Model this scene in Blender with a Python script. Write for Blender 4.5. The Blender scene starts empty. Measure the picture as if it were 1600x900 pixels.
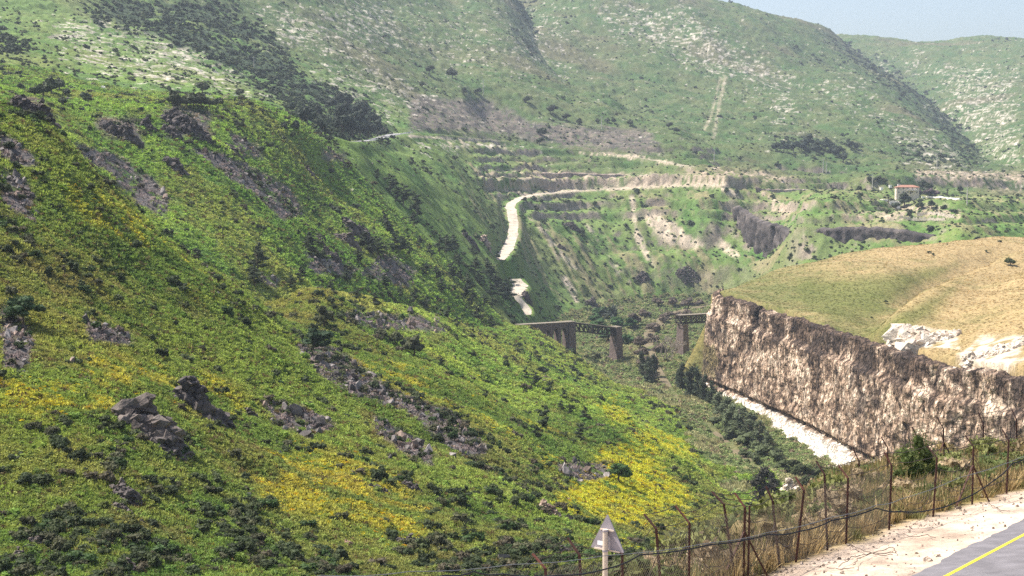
import bpy, math, random
import numpy as np
from mathutils import Vector, Matrix
S = bpy.context.scene
C = S.collection
R = math.radians
random.seed(7); rng = np.random.default_rng(7)

# ------------------------------------------------------------------ camera, sky, sun, exposure
FP = 2198.0                      # focal length in pixels of a 1600 px wide frame
TH = math.atan(170 / FP)
cam = bpy.data.objects.new('camera', bpy.data.cameras.new('camera')); C.objects.link(cam)
cam.data.sensor_width = 36; cam.data.lens = 36 * FP / 1600
cam.rotation_euler = (R(90) - TH, 0, 0); cam.data.clip_end = 20000; cam.data.clip_start = .5
S.camera = cam
SUN_EL, SUN_H = R(54), Vector((-0.90, 0.28, 0)).normalized()
W = bpy.data.worlds.new('World'); S.world = W; W.use_nodes = True
nt = W.node_tree; bg = nt.nodes['Background']
sky = nt.nodes.new('ShaderNodeTexSky'); sky.sky_type = 'NISHITA'; sky.sun_disc = False
sky.sun_elevation = SUN_EL; sky.sun_rotation = math.atan2(SUN_H.x, SUN_H.y)
sky.air_density = 1.0; sky.dust_density = 3.5; sky.ozone_density = .8; sky.altitude = 100
nt.links.new(sky.outputs[0], bg.inputs[0]); bg.inputs[1].default_value = 0.125
sl = bpy.data.lights.new('sun', 'SUN'); sl.energy = 5.0; sl.angle = R(.53); sl.color = (1, .95, .87)
so = bpy.data.objects.new('sun', sl); C.objects.link(so)
sd = Vector((SUN_H.x * math.cos(SUN_EL), SUN_H.y * math.cos(SUN_EL), math.sin(SUN_EL)))
so.rotation_euler = sd.to_track_quat('Z', 'Y').to_euler(); so.location = (0, 0, 500)
S.view_settings.view_transform = 'Standard'; S.view_settings.look = 'None'
S.view_settings.exposure = 0.82; S.view_settings.gamma = 1
S.cycles.max_bounces = 5; S.cycles.diffuse_bounces = 2; S.cycles.glossy_bounces = 1
S.cycles.transmission_bounces = 2; S.cycles.volume_bounces = 0; S.cycles.transparent_max_bounces = 4
S.cycles.use_denoising = False

# ------------------------------------------------------------------ geometry of the view
cT, sT = math.cos(TH), math.sin(TH)
def uw(px, py):
    cx = (px - 800) / FP; cy = (450 - py) / FP; k = cT + cy * sT
    return cx / k, (-sT + cy * cT) / k
def P(px, py, Y):
    u, w = uw(px, py); return np.array([u * Y, Y, w * Y])
def proj(x, y, z):
    d = y * cT - z * sT; return 800 + FP * x / d, 450 - FP * (y * sT + z * cT) / d

# ------------------------------------------------------------------ noise
def _h(i, j, k, s):
    n = (i * 374761393 + j * 668265263 + k * 2147483647 + s * 974634777) & 0xffffffff
    n = ((n ^ (n >> 13)) * 1274126177) & 0xffffffff
    n = ((n ^ (n >> 16)) * 2246822519) & 0xffffffff
    return ((n ^ (n >> 15)) & 0xffff) / 65535.0
def vnoise(x, y, s=0):
    xi = np.floor(x).astype(np.int64); yi = np.floor(y).astype(np.int64)
    fx = x - xi; fy = y - yi; fx = fx * fx * (3 - 2 * fx); fy = fy * fy * (3 - 2 * fy)
    a = _h(xi, yi, 0, s); b = _h(xi + 1, yi, 0, s); c = _h(xi, yi + 1, 0, s); d = _h(xi + 1, yi + 1, 0, s)
    return (a + (b - a) * fx) * (1 - fy) + (c + (d - c) * fx) * fy
def vnoise3(x, y, z, s=0):
    zi = np.floor(z).astype(np.int64); fz = z - zi; fz = fz * fz * (3 - 2 * fz)
    xi = np.floor(x).astype(np.int64); yi = np.floor(y).astype(np.int64)
    fx = x - xi; fy = y - yi; fx = fx * fx * (3 - 2 * fx); fy = fy * fy * (3 - 2 * fy)
    def sl(k):
        a = _h(xi, yi, k, s); b = _h(xi + 1, yi, k, s); c = _h(xi, yi + 1, k, s); d = _h(xi + 1, yi + 1, k, s)
        return (a + (b - a) * fx) * (1 - fy) + (c + (d - c) * fx) * fy
    return sl(zi) * (1 - fz) + sl(zi + 1) * fz
def fbm(x, y, sc, octv=4, s=0, g=.5):
    t = 0; a = 1; n = 0
    for o in range(octv):
        t = t + a * (vnoise(x / sc * 2 ** o + 13.7 * o, y / sc * 2 ** o - 7.1 * o, s + o) - .5); n += a; a *= g
    return t / n * 2          # about -1..1
def fbm3(x, y, z, octv=3, s=0, g=.5):
    t = 0; a = 1; n = 0
    for o in range(octv):
        t = t + a * (vnoise3(x * 2 ** o + 5.3 * o, y * 2 ** o, z * 2 ** o, s + o) - .5); n += a; a *= g
    return t / n * 2
def sstep(a, b, x):
    t = np.clip((x - a) / (b - a), 0, 1); return t * t * (3 - 2 * t)

# ------------------------------------------------------------------ terrain: layers fitted through known points of the land
def layer(vis, hid=()):
    A = []
    for p in vis:
        q = P(*p); A.append((q[0] / q[1], math.log(q[1]), q[2]))
    for (px, Y, z) in hid: A.append((uw(px, 450)[0], math.log(Y), z))
    A = np.array(A); X = A[:, :2] * np.array([2.6, 1.0])
    def ker(r): return r ** 1.6
    n = len(A); M = np.zeros((n + 3, n + 3))
    r = np.linalg.norm(X[:, None] - X[None], axis=2); M[:n, :n] = ker(r) 
    M[:n, n] = 1; M[:n, n + 1:] = X; M[n, :n] = 1; M[n + 1:, :n] = X.T
    b = np.zeros(n + 3); b[:n] = A[:, 2]
    c = np.linalg.lstsq(M, b, rcond=None)[0]
    def f(u, v):
        q = np.stack([u.ravel() * 2.6, v.ravel()], 1); o = np.zeros(len(q))
        for k in range(0, len(q), 20000):
            s = q[k:k + 20000]; rr = np.linalg.norm(s[:, None] - X[None], axis=2)
            o[k:k + 20000] = ker(rr) @ c[:n] + c[n] + s @ c[n + 1:]
        return o.reshape(u.shape)
    return f
L1 = layer([(0,900,125),(0,750,148),(0,600,172),(0,400,220),(0,250,262),(0,165,290),(45,165,300),
  (90,205,300),(130,255,300),(200,320,303),(270,380,306),(370,440,310),(460,520,315),
  (-200,900,125),(-200,500,180),(-200,200,250),(-200,50,300),
  (200,900,130),(200,700,165),(200,550,205),(200,430,255),(130,380,250),
  (400,900,140),(400,750,180),(400,620,225),(400,520,270),
  (600,900,155),(600,750,205),(600,640,265),(560,560,330),(600,530,400),
  (800,900,165),(800,800,210),(800,700,290),(720,600,360),(800,640,400),
  (900,850,200),(900,760,290),(900,680,370),(870,600,450),
  (1000,880,165),(1000,800,290),(1000,740,360),(960,650,440),(1070,790,330),(1080,720,430),
  (540,462,430),(640,482,480),(740,530,540),(480,450,420),(830,600,530),(700,500,560),
  (830,516,748),(900,585,640),(930,578,730),(893,552,757),(790,512,700),(960,578,775),
  (1000,600,700),(1080,650,600),(1050,700,500),(1120,770,440),(1200,745,470)],
  [(1200,200,-60),(1200,100,-42),(1600,100,-46),(1600,200,-72),(1600,300,-92),(1600,400,-106),(1600,700,-112),(1300,500,-108),(1150,560,-107),
   (800,60,-37),(0,60,-32),(0,20,-34),(1600,20,-42),(1000,100,-38),(-400,125,-35),(-400,300,60),
   (0,370,-12),(-200,370,0),(150,370,-24),(270,375,-36),(370,385,-40),(1060,900,-112),(900,900,-106),(750,850,-108),
   (-200,600,-60),(0,600,-70),(400,600,-90),(2000,200,-72),(2000,60,-44),(2000,600,-112)])
L2 = layer([(-200,150,450),(0,165,450),(100,186,470),(180,178,520),(260,176,560),(330,172,600),(400,182,640),(480,212,700),(560,240,800),(640,262,900),(715,286,1050),(772,303,1160),
  (100,230,430),(200,260,470),(200,320,430),(300,300,480),(300,370,430),(400,250,580),(400,330,500),(400,420,440),
  (500,270,690),(500,350,580),(500,430,490),(600,300,780),(600,370,660),(600,440,560),(700,340,900),(700,400,770),(700,460,660),
  (780,400,930),(800,460,850),(790,500,770),(760,350,1020),
  (100,160,570),(260,162,680),(400,168,760),(500,195,850),(600,228,1010),(560,216,980),
  (-300,60,900),(-300,0,1100),(0,120,650),(0,60,900),(0,0,1150),(200,130,800),(200,60,1100),(200,0,1300),(400,140,1000),(400,70,1300),(400,0,1600),
  (600,195,1150),(600,120,1450),(600,50,1800),(600,0,2050),(600,-80,2350),(400,-80,1950),(200,-80,1600),(0,-80,1400),(-300,-80,1350),(720,-80,2650),(700,100,1800),(700,0,2300),(800,200,1480),(800,140,1700),(800,60,2100),(810,0,2550),
  (700,240,1130),(735,262,1190),(830,84,2100),(900,160,1750),(950,150,1880),(1000,210,1600),(1060,200,1680),(1150,246,1540),
  (800,276,1250),(780,255,1270),(900,268,1335),(900,240,1430),(900,218,1500),(1000,262,1380),(1000,230,1480),(1060,284,1300),(1130,262,1420),(1190,276,1320),
  (800,306,1200),(900,298,1285),(1000,292,1290),(1130,288,1270),(830,350,1130),(900,380,1140),(850,430,1050),(870,470,1010),(930,462,1080),
  (1000,350,1220),(1000,400,1180),(1000,446,1140),(1100,340,1220),(1100,400,1190),(1100,446,1180),(1200,380,1170),(1200,325,1240),
  (1250,345,1100),(1250,310,1220),(1400,348,1070),(1400,322,1180),(1400,300,1260),(1500,368,1000),(1600,362,1060),(1600,320,1200),
  (1500,300,1330),(1600,295,1400),(1300,282,1350),(1500,272,1500),(1600,270,1620),(1400,272,1450),(1900,270,1500)],
  [(1250,1040,-85),(1400,980,-88),(1500,920,-88),(1600,920,-88),(1100,1110,-104),(1000,1070,-104),(930,990,-104),(870,940,-98),(1190,1080,-95),
   (1300,700,-112),(1600,600,-112),(1300,450,-112),(1000,700,-112),(850,600,-100),(1000,450,-112),(600,450,-75),(0,385,-5),(-200,385,10),(700,560,-85),
   (850,2800,200),(950,2200,60),(1060,2000,0),(1150,1800,-20),(1300,1800,-20),(1600,2000,0),(200,2000,200),(400,2400,230),(600,2900,290),(0,1900,140),
   (1300,3000,-50),(1600,3000,-50),(1000,3200,-50),(600,3500,200),(1900,900,-90),(1900,500,-112),(-300,1900,140),(-300,385,20)])
L3 = layer([(820,0,2700),(820,-70,3100),(820,60,2300),(900,0,2600),(1000,-55,3000),(1000,0,2700),(1112,-2,3000),(1200,22,3080),(1290,46,3150),
  (900,80,2300),(1000,100,2250),(1100,100,2350),(1000,160,1980),(1100,180,1900),(1100,220,1680),(1200,100,2450),(1200,200,1850),(1200,248,1600),
  (1300,100,2600),(1300,180,2000),(1300,245,1650),(1400,130,2650),(1400,200,2000),(1400,262,1580),(1480,200,2200),(1545,262,1720),(1460,175,2500),(1300,66,3000)],
  [(1112,3700,200),(1290,3700,180),(1000,3700,300),(800,4200,300),(1600,3200,0),(1600,2400,-20),(1600,1700,0),(1800,2000,-40),(600,3500,100),(600,2400,100),(700,1700,0)])
L4 = layer([(1290,60,3700),(1380,61,3700),(1450,66,3700),(1530,60,3700),(1600,62,3700),(1900,30,3700),(1400,100,3250),(1500,110,3100),(1500,160,2650),
  (1600,120,2900),(1600,200,2250),(1560,235,1980),(1600,262,1760),(1470,190,2550),(1900,200,2100),(1900,100,2900)],
  [(1450,4300,280),(1900,4300,280),(1290,4300,200),(1200,3500,200),(1200,2600,-100),(1350,2200,-100),(1450,1800,-60)])
LM = layer([(1120,460,690),(1200,487,620),(1300,517,545),(1400,550,470),(1500,577,425),(1600,592,395),
  (1130,456,710),(1160,443,745),(1200,430,770),(1300,406,810),(1400,391,830),(1450,388,840),(1530,379,850),(1600,379,860),
  (1200,455,690),(1300,450,680),(1300,480,620),(1400,450,650),(1400,500,545),(1370,532,505),(1500,430,690),(1600,400,740),(1600,425,620),(1500,482,520),(1600,500,460),
  (1500,535,462),(1450,480,560),(1450,455,650),(1550,520,460),(1550,415,700)],
  [(1900,390,-30),(1900,700,-25),(1900,300,-45),(1300,950,-95),(1600,980,-90),(1130,850,-100),(1900,1000,-80),(1120,600,-57),(1300,450,-58),(1600,320,-56),(900,700,-60)])

EDGE = [P(*p)[:2] for p in [(1114,460,705),(1118,461,690),(1160,472,655),(1200,487,622),(1250,500,580),(1300,517,545),(1350,532,507),(1400,550,472),(1450,560,446),(1500,577,427),(1560,585,410),(1600,592,398),(1700,600,370),(1900,640,330)]]
EDGE = np.array(EDGE)
def seg_dist(x, y, poly):
    """signed distance (positive on the left-hand side of the walk) to an open polyline"""
    best = np.full(np.shape(x), 1e9); sgn = np.ones(np.shape(x))
    for a, b in zip(poly[:-1], poly[1:]):
        ab = b - a; L = ab @ ab
        t = np.clip(((x - a[0]) * ab[0] + (y - a[1]) * ab[1]) / L, 0, 1)
        dx = x - a[0] - t * ab[0]; dy = y - a[1] - t * ab[1]; d = np.hypot(dx, dy)
        cr = ab[0] * (y - a[1]) - ab[1] * (x - a[0])
        m = d < best - 1e-6; best = np.where(m, d, best); sgn = np.where(m, np.sign(cr), sgn)
    return best * sgn
def bench_plane(x, y): return -10.0 + .0896 * (x - .66) - .142 * (y - 29)
BENCH = np.array([(-60., -20.), (-12., 12.), (-5., 21.), (.0, 30.2), (3.6, 35.3), (6.8, 40.3), (10.6, 46.8), (12.8, 56.), (15.2, 62.5), (22, 67.), (32, 72), (60, 80)])
def smax(a, b, k): return .5 * (a + b + np.sqrt((a - b) ** 2 + k * k)) - .0

NU, NV = 1080, 2050
U = np.concatenate([np.linspace(-1.6, -.51, 30), np.linspace(-.50, .50, NU), np.linspace(.51, 1.6, 30)]); NU = len(U)
vk = np.array([2.7, 3.4, 4.3, 4.7, 5.6, 7.2, 7.7, 8.24, 8.35]); rk = np.array([0, .015, .06, .10, .35, .77, .88, .995, 1.])
V = np.interp(np.linspace(0, 1, NV), rk, vk)
cu = np.linspace(-.50, .50, 200); cv = np.linspace(2.7, 8.35, 420)
GU, GV = np.meshgrid(cu, cv)
GY = np.exp(GV)
f1 = L1(GU, GV) - np.maximum(0, GY - 860) * .5
f2 = L2(GU, GV) - np.maximum(0, 385 - GY) * 1.2 
f3 = L3(GU, GV) - np.maximum(0, 1560 - GY) * .8 - np.maximum(0, (-.02 - GU)) * 3000
f4 = L4(GU, GV) - np.maximum(0, 1680 - GY) * .8 - np.maximum(0, .2 - GU) * 3000
fm = LM(GU, GV)
def up(g):
    iu = np.interp(U, cu, np.arange(len(cu))); iv = np.interp(V, cv, np.arange(len(cv)))
    i0 = np.minimum(iu.astype(int), len(cu) - 2); j0 = np.minimum(iv.astype(int), len(cv) - 2)
    fu = iu - i0; fv = (iv - j0)[:, None]
    r0 = g[j0][:, i0] * (1 - fu) + g[j0][:, i0 + 1] * fu
    r1 = g[j0 + 1][:, i0] * (1 - fu) + g[j0 + 1][:, i0 + 1] * fu
    return r0 * (1 - fv) + r1 * fv
X = U[None] * np.exp(V)[:, None]; Y = np.broadcast_to(np.exp(V)[:, None], X.shape).copy()
z1, z2, z3, z4, zm = map(up, (f1, f2, f3, f4, fm))
# quarry faces and farm terraces: the smooth slope is cut into benches
TX = [-60, -36, -30, -28, -22, -20, -14, -10, -3.5, -1.5, 4, 6, 11, 13, 20, 22, 29, 31, 38, 60]
TY = [-60, -36, -34, -27.5, -26, -18, -16, -10, -8.5, 3, 4.5, 9.5, 11, 17, 19, 24, 26, 33, 37, 60]
tm = sstep(-.035, -.015, X / Y) * sstep(1120, 1180, Y) * (1 - sstep(1560, 1700, Y))
tm = np.maximum(tm, sstep(.19, .21, X / Y) * sstep(1000, 1040, Y) * (1 - sstep(1560, 1700, Y)))
zt = z2 + 2.2 * fbm(X, Y, 60, 3, 71)
z2 = z2 * (1 - tm) + np.interp(zt, TX, TY) * tm
n_big = fbm(X, Y, 90, 4, 1); n_mid = fbm(X, Y, 17, 4, 11); n_sm = fbm(X, Y, 3.2, 3, 21)
z2 = z2 + n_big * np.clip(Y / 500, .5, 5); z1 = z1 + n_big * 1.4; z3 = z3 + n_big * 9; z4 = z4 + n_big * 9
# gullies running down the far hills and terraces stepped into the slopes
def rill(x, y, sc, s): return 1 - np.abs(fbm(x, y, sc, 3, s))
z3 += 14 * (rill(X + Y * .25, Y * .35, 260, 31) - .8)
z2 = z2 + np.where(Y > 900, 1, 0) * sstep(900, 1500, Y) * 10 * (rill(X - Y * .2, Y * .35, 200, 33) - .8)
floor = -104 + np.clip((Y - 560) * .012, -1, 8) + 0 * X
Z = smax(z1, z2, 3.0); Z = np.maximum(Z, smax(z3, z4, 6.0)); Z = smax(Z, floor, 1.5) - .4
# mesa
d = seg_dist(X, Y, EDGE)                       # positive: inside the mesa
dt = (X - EDGE[0][0]) * .985 + (EDGE[0][1] - Y) * .17   # distance in from the left tip line
dM = d
EJ = 2.2 * fbm(X, Y, 9, 3, 51)
back = zm - 1.75 * np.maximum(0, -(dt - 4) + 4 * n_mid)
mes = np.where(Y < EDGE[0][1] + 10, np.minimum(zm + n_mid * .5, -108 + 9 * (dM - 1 + EJ * .3)), back + n_mid * .5)
mes = np.where((dt < -3) & (Y < EDGE[0][1] + 10), -120, mes)
_rg = np.array([P(*p)[:2] for p in [(1392,528,505),(1450,492,560),(1500,462,615),(1600,415,655),(1800,380,700)]])
_gl = np.array([P(*p)[:2] for p in [(1320,522,530),(1400,476,600),(1480,432,680),(1560,405,740)]])
_s = (Y > 360) & (Y < 900) & (X > 80)
_dz = np.zeros(Z.shape); _dz[_s] = 8.0 * np.exp(-(seg_dist(X[_s], Y[_s], _rg) / 15) ** 2) - 6.0 * np.exp(-(seg_dist(X[_s], Y[_s], _gl) / 15) ** 2)
_fold = 1.6 * fbm((X * .8 + Y * .6), (Y * .8 - X * .6) * .3, 22, 3, 87)
mes = np.where(mes > -100, mes + (_dz + _fold) * sstep(2, 14, np.where(Y < EDGE[0][1] + 10, dM, 20)), mes)
isM = mes > Z
ZM_gap = mes - Z
Z = np.where(isM, mes, Z)
# road bench
bd = seg_dist(X, Y, BENCH)
bp = bench_plane(X, Y)
drop = np.maximum(0, bd + .25 * fbm(X, Y, 2.5, 3, 61))
bz = bp - .72 * drop + .10 * np.exp(-(drop ** 2)) * 0
bz = np.where(Y < 140, bz, -999)
isB = bz > Z
Z = np.maximum(Z, bz)
onroad = (bd < 0) & (Y < 110)
# ------------------------------------------------------------------ fine relief
Xf, Yf = X, Y
wild = ~(isB & onroad)
Z = Z + np.where(isM, .45, 1.35) * n_mid * np.clip(Y / 260, .35, 1.6) * wild + np.where(isM, 0, 1) * .8 * fbm(X, Y, 7, 3, 83) * np.clip(Y / 260, .3, 1) * wild
Z = Z + 3.0 * fbm(X, Y, 34, 3, 85) * sstep(1250, 1700, Y) + 1.6 * fbm(X, Y, 11, 3, 87) * sstep(1000, 1500, Y)
Z = Z + n_sm * .22 * np.clip(Y / 250, .3, 1.0) * wild + n_sm * .03 * (~wild)
mid = Y > 380
Z = Z + np.where(mid & ~isM, 1, 0) * 1.3 * fbm(X, Y, 6, 2, 81) * np.clip((Y - 380) / 500, 0, 1.6)
# runnels worn down the slopes
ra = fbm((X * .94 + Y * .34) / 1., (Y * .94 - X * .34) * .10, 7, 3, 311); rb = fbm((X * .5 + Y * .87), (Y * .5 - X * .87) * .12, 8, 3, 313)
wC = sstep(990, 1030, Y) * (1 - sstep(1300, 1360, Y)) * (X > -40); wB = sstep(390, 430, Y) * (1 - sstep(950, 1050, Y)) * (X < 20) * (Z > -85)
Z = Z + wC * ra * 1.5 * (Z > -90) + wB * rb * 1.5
PX, PY = proj(X, Y, Z)
def inside(poly, x, y):
    """signed distance in metres-or-units to a closed outline, negative inside"""
    poly = np.array(poly, float); best = np.full(x.shape, 1e9); c = np.zeros(x.shape, bool)
    for a, b in zip(poly, np.roll(poly, -1, 0)):
        ab = b - a; t = np.clip(((x - a[0]) * ab[0] + (y - a[1]) * ab[1]) / (ab @ ab), 0, 1)
        best = np.minimum(best, np.hypot(x - a[0] - t * ab[0], y - a[1] - t * ab[1]))
        if a[1] != b[1]:
            k = ((a[1] > y) != (b[1] > y)) & (x < (b[0] - a[0]) * (y - a[1]) / (b[1] - a[1]) + a[0]); c ^= k
    return np.where(c, -best, best)
wob = fbm(X, Y, 14, 3, 91)
def region(poly, f=8, lo=0, hi=9999, wobble=10):
    """soft 0..1 mask of a patch of land given by its outline as seen on the slope"""
    pl = np.array(poly, float); m = np.zeros(Z.shape, np.float32)
    sel = (PX > pl[:, 0].min() - f * 3) & (PX < pl[:, 0].max() + f * 3) & (PY > pl[:, 1].min() - f * 3) & (PY < pl[:, 1].max() + f * 3) & (Y > lo) & (Y < hi)
    if sel.any():
        dd = inside(poly, PX[sel], PY[sel]) + wob[sel] * wobble
        m[sel] = 1 - sstep(-f, f, dd)
    return m
def regions(ps, *a, **k):
    m = 0
    for p in ps: m = np.maximum(m, region(p, *a, **k))
    return m
# terrain height and pixel lookups
_iu = np.arange(NU)
def gidx(x, y):
    iu = np.clip(np.interp(x / y, U, _iu), 0, NU - 1.001); iv = np.clip(np.interp(np.log(y), V, np.arange(NV)), 0, NV - 1.001)
    return iu, iv
def sample(G, x, y):
    iu, iv = gidx(np.asarray(x, float), np.asarray(y, float)); i = iu.astype(int); j = iv.astype(int); fu = iu - i; fv = iv - j
    g = (lambda a, b: G[a, b] if G.ndim == 2 else G[a, b])
    if G.ndim == 3: fu = fu[..., None]; fv = fv[..., None]
    return (G[j, i] * (1 - fu) + G[j, i + 1] * fu) * (1 - fv) + (G[j + 1, i] * (1 - fu) + G[j + 1, i + 1] * fu) * fv
def hz(x, y): return float(sample(Z, np.array([x]), np.array([y]))[0])
SL = Z / Y
def hit(px, py, lo=12):
    u, w = uw(px, py); j = int(round(float(np.interp(u, U, _iu))))
    col = SL[:, j]; k = np.nonzero((col >= w) & (Y[:, j] > lo))[0]
    if not len(k): k = [int(np.argmax(np.where(Y[:, j] > lo, col, -9)))]
    k = max(k[0], 1); a, b = col[k - 1], col[k]; t = 0 if b == a else min(max((w - a) / (b - a), 0), 1)
    yy = Y[k - 1, j] * (1 - t) + Y[k, j] * t; return np.array([u * yy, yy, hz(u * yy, yy)])
vis = SL >= np.maximum.accumulate(SL, 0) - np.where(Y < 420, .035, .0045)


# tracks and roads are benches cut into the slopes
PATHS = []
def cut_path(name, px, widths, lo, lift=.12, blend=2.2, jag=.15, mat_=0):
    q = np.array([list(hit(a, b, lo)) + [w] for (a, b), w in zip(px, widths)])
    L = np.concatenate([[0], np.cumsum(np.linalg.norm(np.diff(q[:, :2], axis=0), axis=1))]); s_ = np.arange(0, L[-1], 2.5)
    r = np.stack([np.interp(s_, L, q[:, k]) for k in range(4)], 1); kk = np.ones(9) / 9
    for k in range(4):
        r[:, k] = np.convolve(np.pad(r[:, k], 4, 'edge'), kk, 'valid')
    W_ = r[:, 3].max() * blend
    sel = (X > r[:, 0].min() - W_) & (X < r[:, 0].max() + W_) & (Y > r[:, 1].min() - W_) & (Y < r[:, 1].max() + W_)
    xs, ys = X[sel], Y[sel]; bd_ = np.full(xs.shape, 1e9); bz_ = np.zeros(xs.shape); bw_ = np.ones(xs.shape)
    for k in range(len(r) - 1):
        a_ = r[k]; ab = r[k + 1] - a_; t = np.clip(((xs - a_[0]) * ab[0] + (ys - a_[1]) * ab[1]) / max(ab[:2] @ ab[:2], 1e-6), 0, 1)
        d_ = np.hypot(xs - a_[0] - t * ab[0], ys - a_[1] - t * ab[1]); m_ = d_ < bd_
        bd_ = np.where(m_, d_, bd_); bz_ = np.where(m_, a_[2] + t * ab[2], bz_); bw_ = np.where(m_, a_[3] + t * ab[3], bw_)
    wt = 1 - sstep(bw_ * .55, bw_ * .55 * blend, bd_); Z[sel] = Z[sel] * (1 - wt) + bz_ * wt
    PATHS.append((name, r, lift, jag, mat_))
cut_path('path', [(1130,289),(1085,289),(1040,290),(960,294),(900,298),(850,303),(835,304)], [6,6,6,6,6,7,8], 1000)
cut_path('path', [(850,304),(815,308),(797,320),(799,335),(803,352),(800,375),(790,395),(781,407)], [8,9,10,10,9,10,11,8], 600, jag=.35)
cut_path('path', [(803,432),(812,446),(806,462),(820,474),(827,498)], [8,13,9,9,4], 600, jag=.5)
cut_path('path', [(676,209),(720,213),(790,222)], [6,6,5], 900, mat_=1)
cut_path('path', [(870,233),(920,236),(980,244),(1030,252),(1090,262)], [5,5,5,5,5], 1200, mat_=1)
cut_path('path', [(1360,321),(1400,328),(1450,335),(1500,338)], [5,5,5,3], 900, mat_=1)
cut_path('path', [(1190,284),(1260,288),(1330,284)], [4,4,4], 1100, mat_=1)
cut_path('far_road', [(488,224),(530,223),(560,221),(585,218),(604,213),(622,209),(641,208)], [8,9,11,12,13,14,14], 800, mat_=2, blend=2.6, jag=0)
SL = Z / Y; PX, PY = proj(X, Y, Z)
vis = SL >= np.maximum.accumulate(SL, 0) - np.where(Y < 420, .035, .0045)
# ------------------------------------------------------------------ what grows or lies where
yellow = regions([[(870,790),(900,740),(940,700),(990,690),(1040,740),(1070,770),(1080,800),(1010,812),(920,810)],
    [(945,630),(975,640),(978,665),(955,668),(935,645)], [(1010,675),(1085,695),(1080,712),(1010,705)],
    [(975,680),(1080,690),(1085,712),(1000,712)]], 12, wobble=20)
yel2 = regions([[(380,740),(450,700),(560,715),(610,745),(680,790),(650,850),(560,840),(400,790)], [(530,790),(600,800),(640,840),(560,845)],
    [(560,555),(640,580),(700,610),(740,640),(690,640),(600,600),(540,570)], [(820,690),(880,710),(960,710),(900,770),(850,740)],
    [(0,600),(100,610),(230,600),(200,640),(120,660),(0,640)], [(150,570),(330,600),(360,640),(250,640),(180,620)],
    [(90,260),(220,340),(300,420),(350,470),(300,470),(200,400),(110,330)], [(730,610),(850,670),(870,690),(800,690),(740,650)],
    [(300,850),(420,880),(400,900),(250,900)], [(900,800),(1100,810),(1060,850),(900,850)]], 22, wobble=26)
basalt = regions([[(462,540),(520,545),(600,600),(622,640),(560,622),(500,590)], [(640,622),(700,640),(762,702),(740,722),(700,700),(655,660)],
    [(580,650),(620,670),(680,715),(672,732),(630,715),(585,672)], [(415,632),(470,640),(520,665),(480,687),(430,662)],
    [(868,725),(950,720),(952,747),(900,755),(870,742)], [(300,233),(350,240),(450,290),(472,335),(440,347),(400,310),(340,270)],
    [(355,208),(400,225),(412,250),(375,245)], [(118,225),(170,235),(235,280),(265,312),(262,345),(215,322),(170,270),(130,245)],
    [(0,205),(50,240),(62,262),(20,257),(0,240)], [(0,262),(45,285),(52,348),(20,332),(0,310)],
    [(0,480),(35,500),(50,540),(42,585),(0,575)], [(535,488),(600,495),(680,500),(692,517),(600,515),(540,505)],
    [(132,505),(200,520),(198,538),(140,530)], [(405,425),(440,435),(430,448),(405,440)], [(500,395),(560,420),(545,440),(480,420)],
    [(640,490),(690,510),(680,520),(640,505)], [(595,605),(640,620),(680,650),(640,650)], [(470,388),(500,400),(520,430),(490,420)],
    [(600,395),(650,420),(640,450),(560,430)]], 4, hi=1100, wobble=6)
dark_rock = regions([[(145,180),(215,186),(222,222),(160,210)], [(255,172),(330,172),(330,215),(262,212)], [(15,150),(60,155),(88,190),(60,195),(20,175)],
    [(640,152),(760,158),(830,190),(1010,205),(1040,240),(960,236),(840,222),(760,205),(640,205)], [(500,235),(540,240),(535,255),(500,250)]], 6, lo=300, wobble=8)
pit = regions([[(1120,262),(1190,268),(1250,282),(1190,286),(1060,284),(1062,274)],
    [(1190,298),(1240,325),(1230,340),(1180,325)], [(1320,332),(1420,330),(1420,345),(1310,345)], [(1430,265),(1600,270),(1600,300),(1430,285)],
    [(740,266),(1062,272),(1062,284),(900,290),(810,304),(780,302)], [(1500,325),(1470,322),(1400,318),(1330,305),(1420,330),(1500,342)]], 4, lo=900, hi=1750, wobble=5)
scar = regions([[(982,305),(995,380),(1022,425),(1030,425),(1000,370),(990,305)], [(1005,330),(1050,345),(1100,385),(1085,390),(1040,375),(1010,350)],
    [(1120,285),(1150,300),(1160,310),(1130,300)], [(1125,370),(1160,400),(1150,405),(1120,385)], [(885,430),(905,470),(900,472),(878,432)]], 2.5, lo=700, hi=1400, wobble=5)
scar = np.maximum(scar, .8 * regions([[(815,320),(905,420),(900,424),(812,325)], [(918,348),(985,440),(975,440),(912,350)], [(690,212),(790,222),(800,238),(700,232)],
    [(840,338),(880,400),(872,402),(836,342)]], 3, lo=700, hi=1500, wobble=7) * sstep(-.1, .3, fbm(X, Y, 5, 2, 95)))
scar = np.maximum(scar, .45 * regions([[(1131,118),(1137,120),(1126,165),(1118,216),(1113,214),(1121,160)],[(1124,120),(1127,122),(1114,180),(1102,205),(1098,203),(1110,178)]], 1.5, lo=1300, wobble=3))
scar = np.maximum(scar, regions([[(812,304),(860,299),(900,295),(1000,290),(1130,285),(1180,288),(1130,291),(1000,295),(900,300),(850,306),(820,310)], [(640,211),(700,214),(790,220),(700,218),(640,215)], [(905,237),(1000,243),(1080,262),(1000,247),(905,241)]], 1.2, lo=900, hi=1600, wobble=2))
lime = .16 * (Y > 1300)
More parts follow.
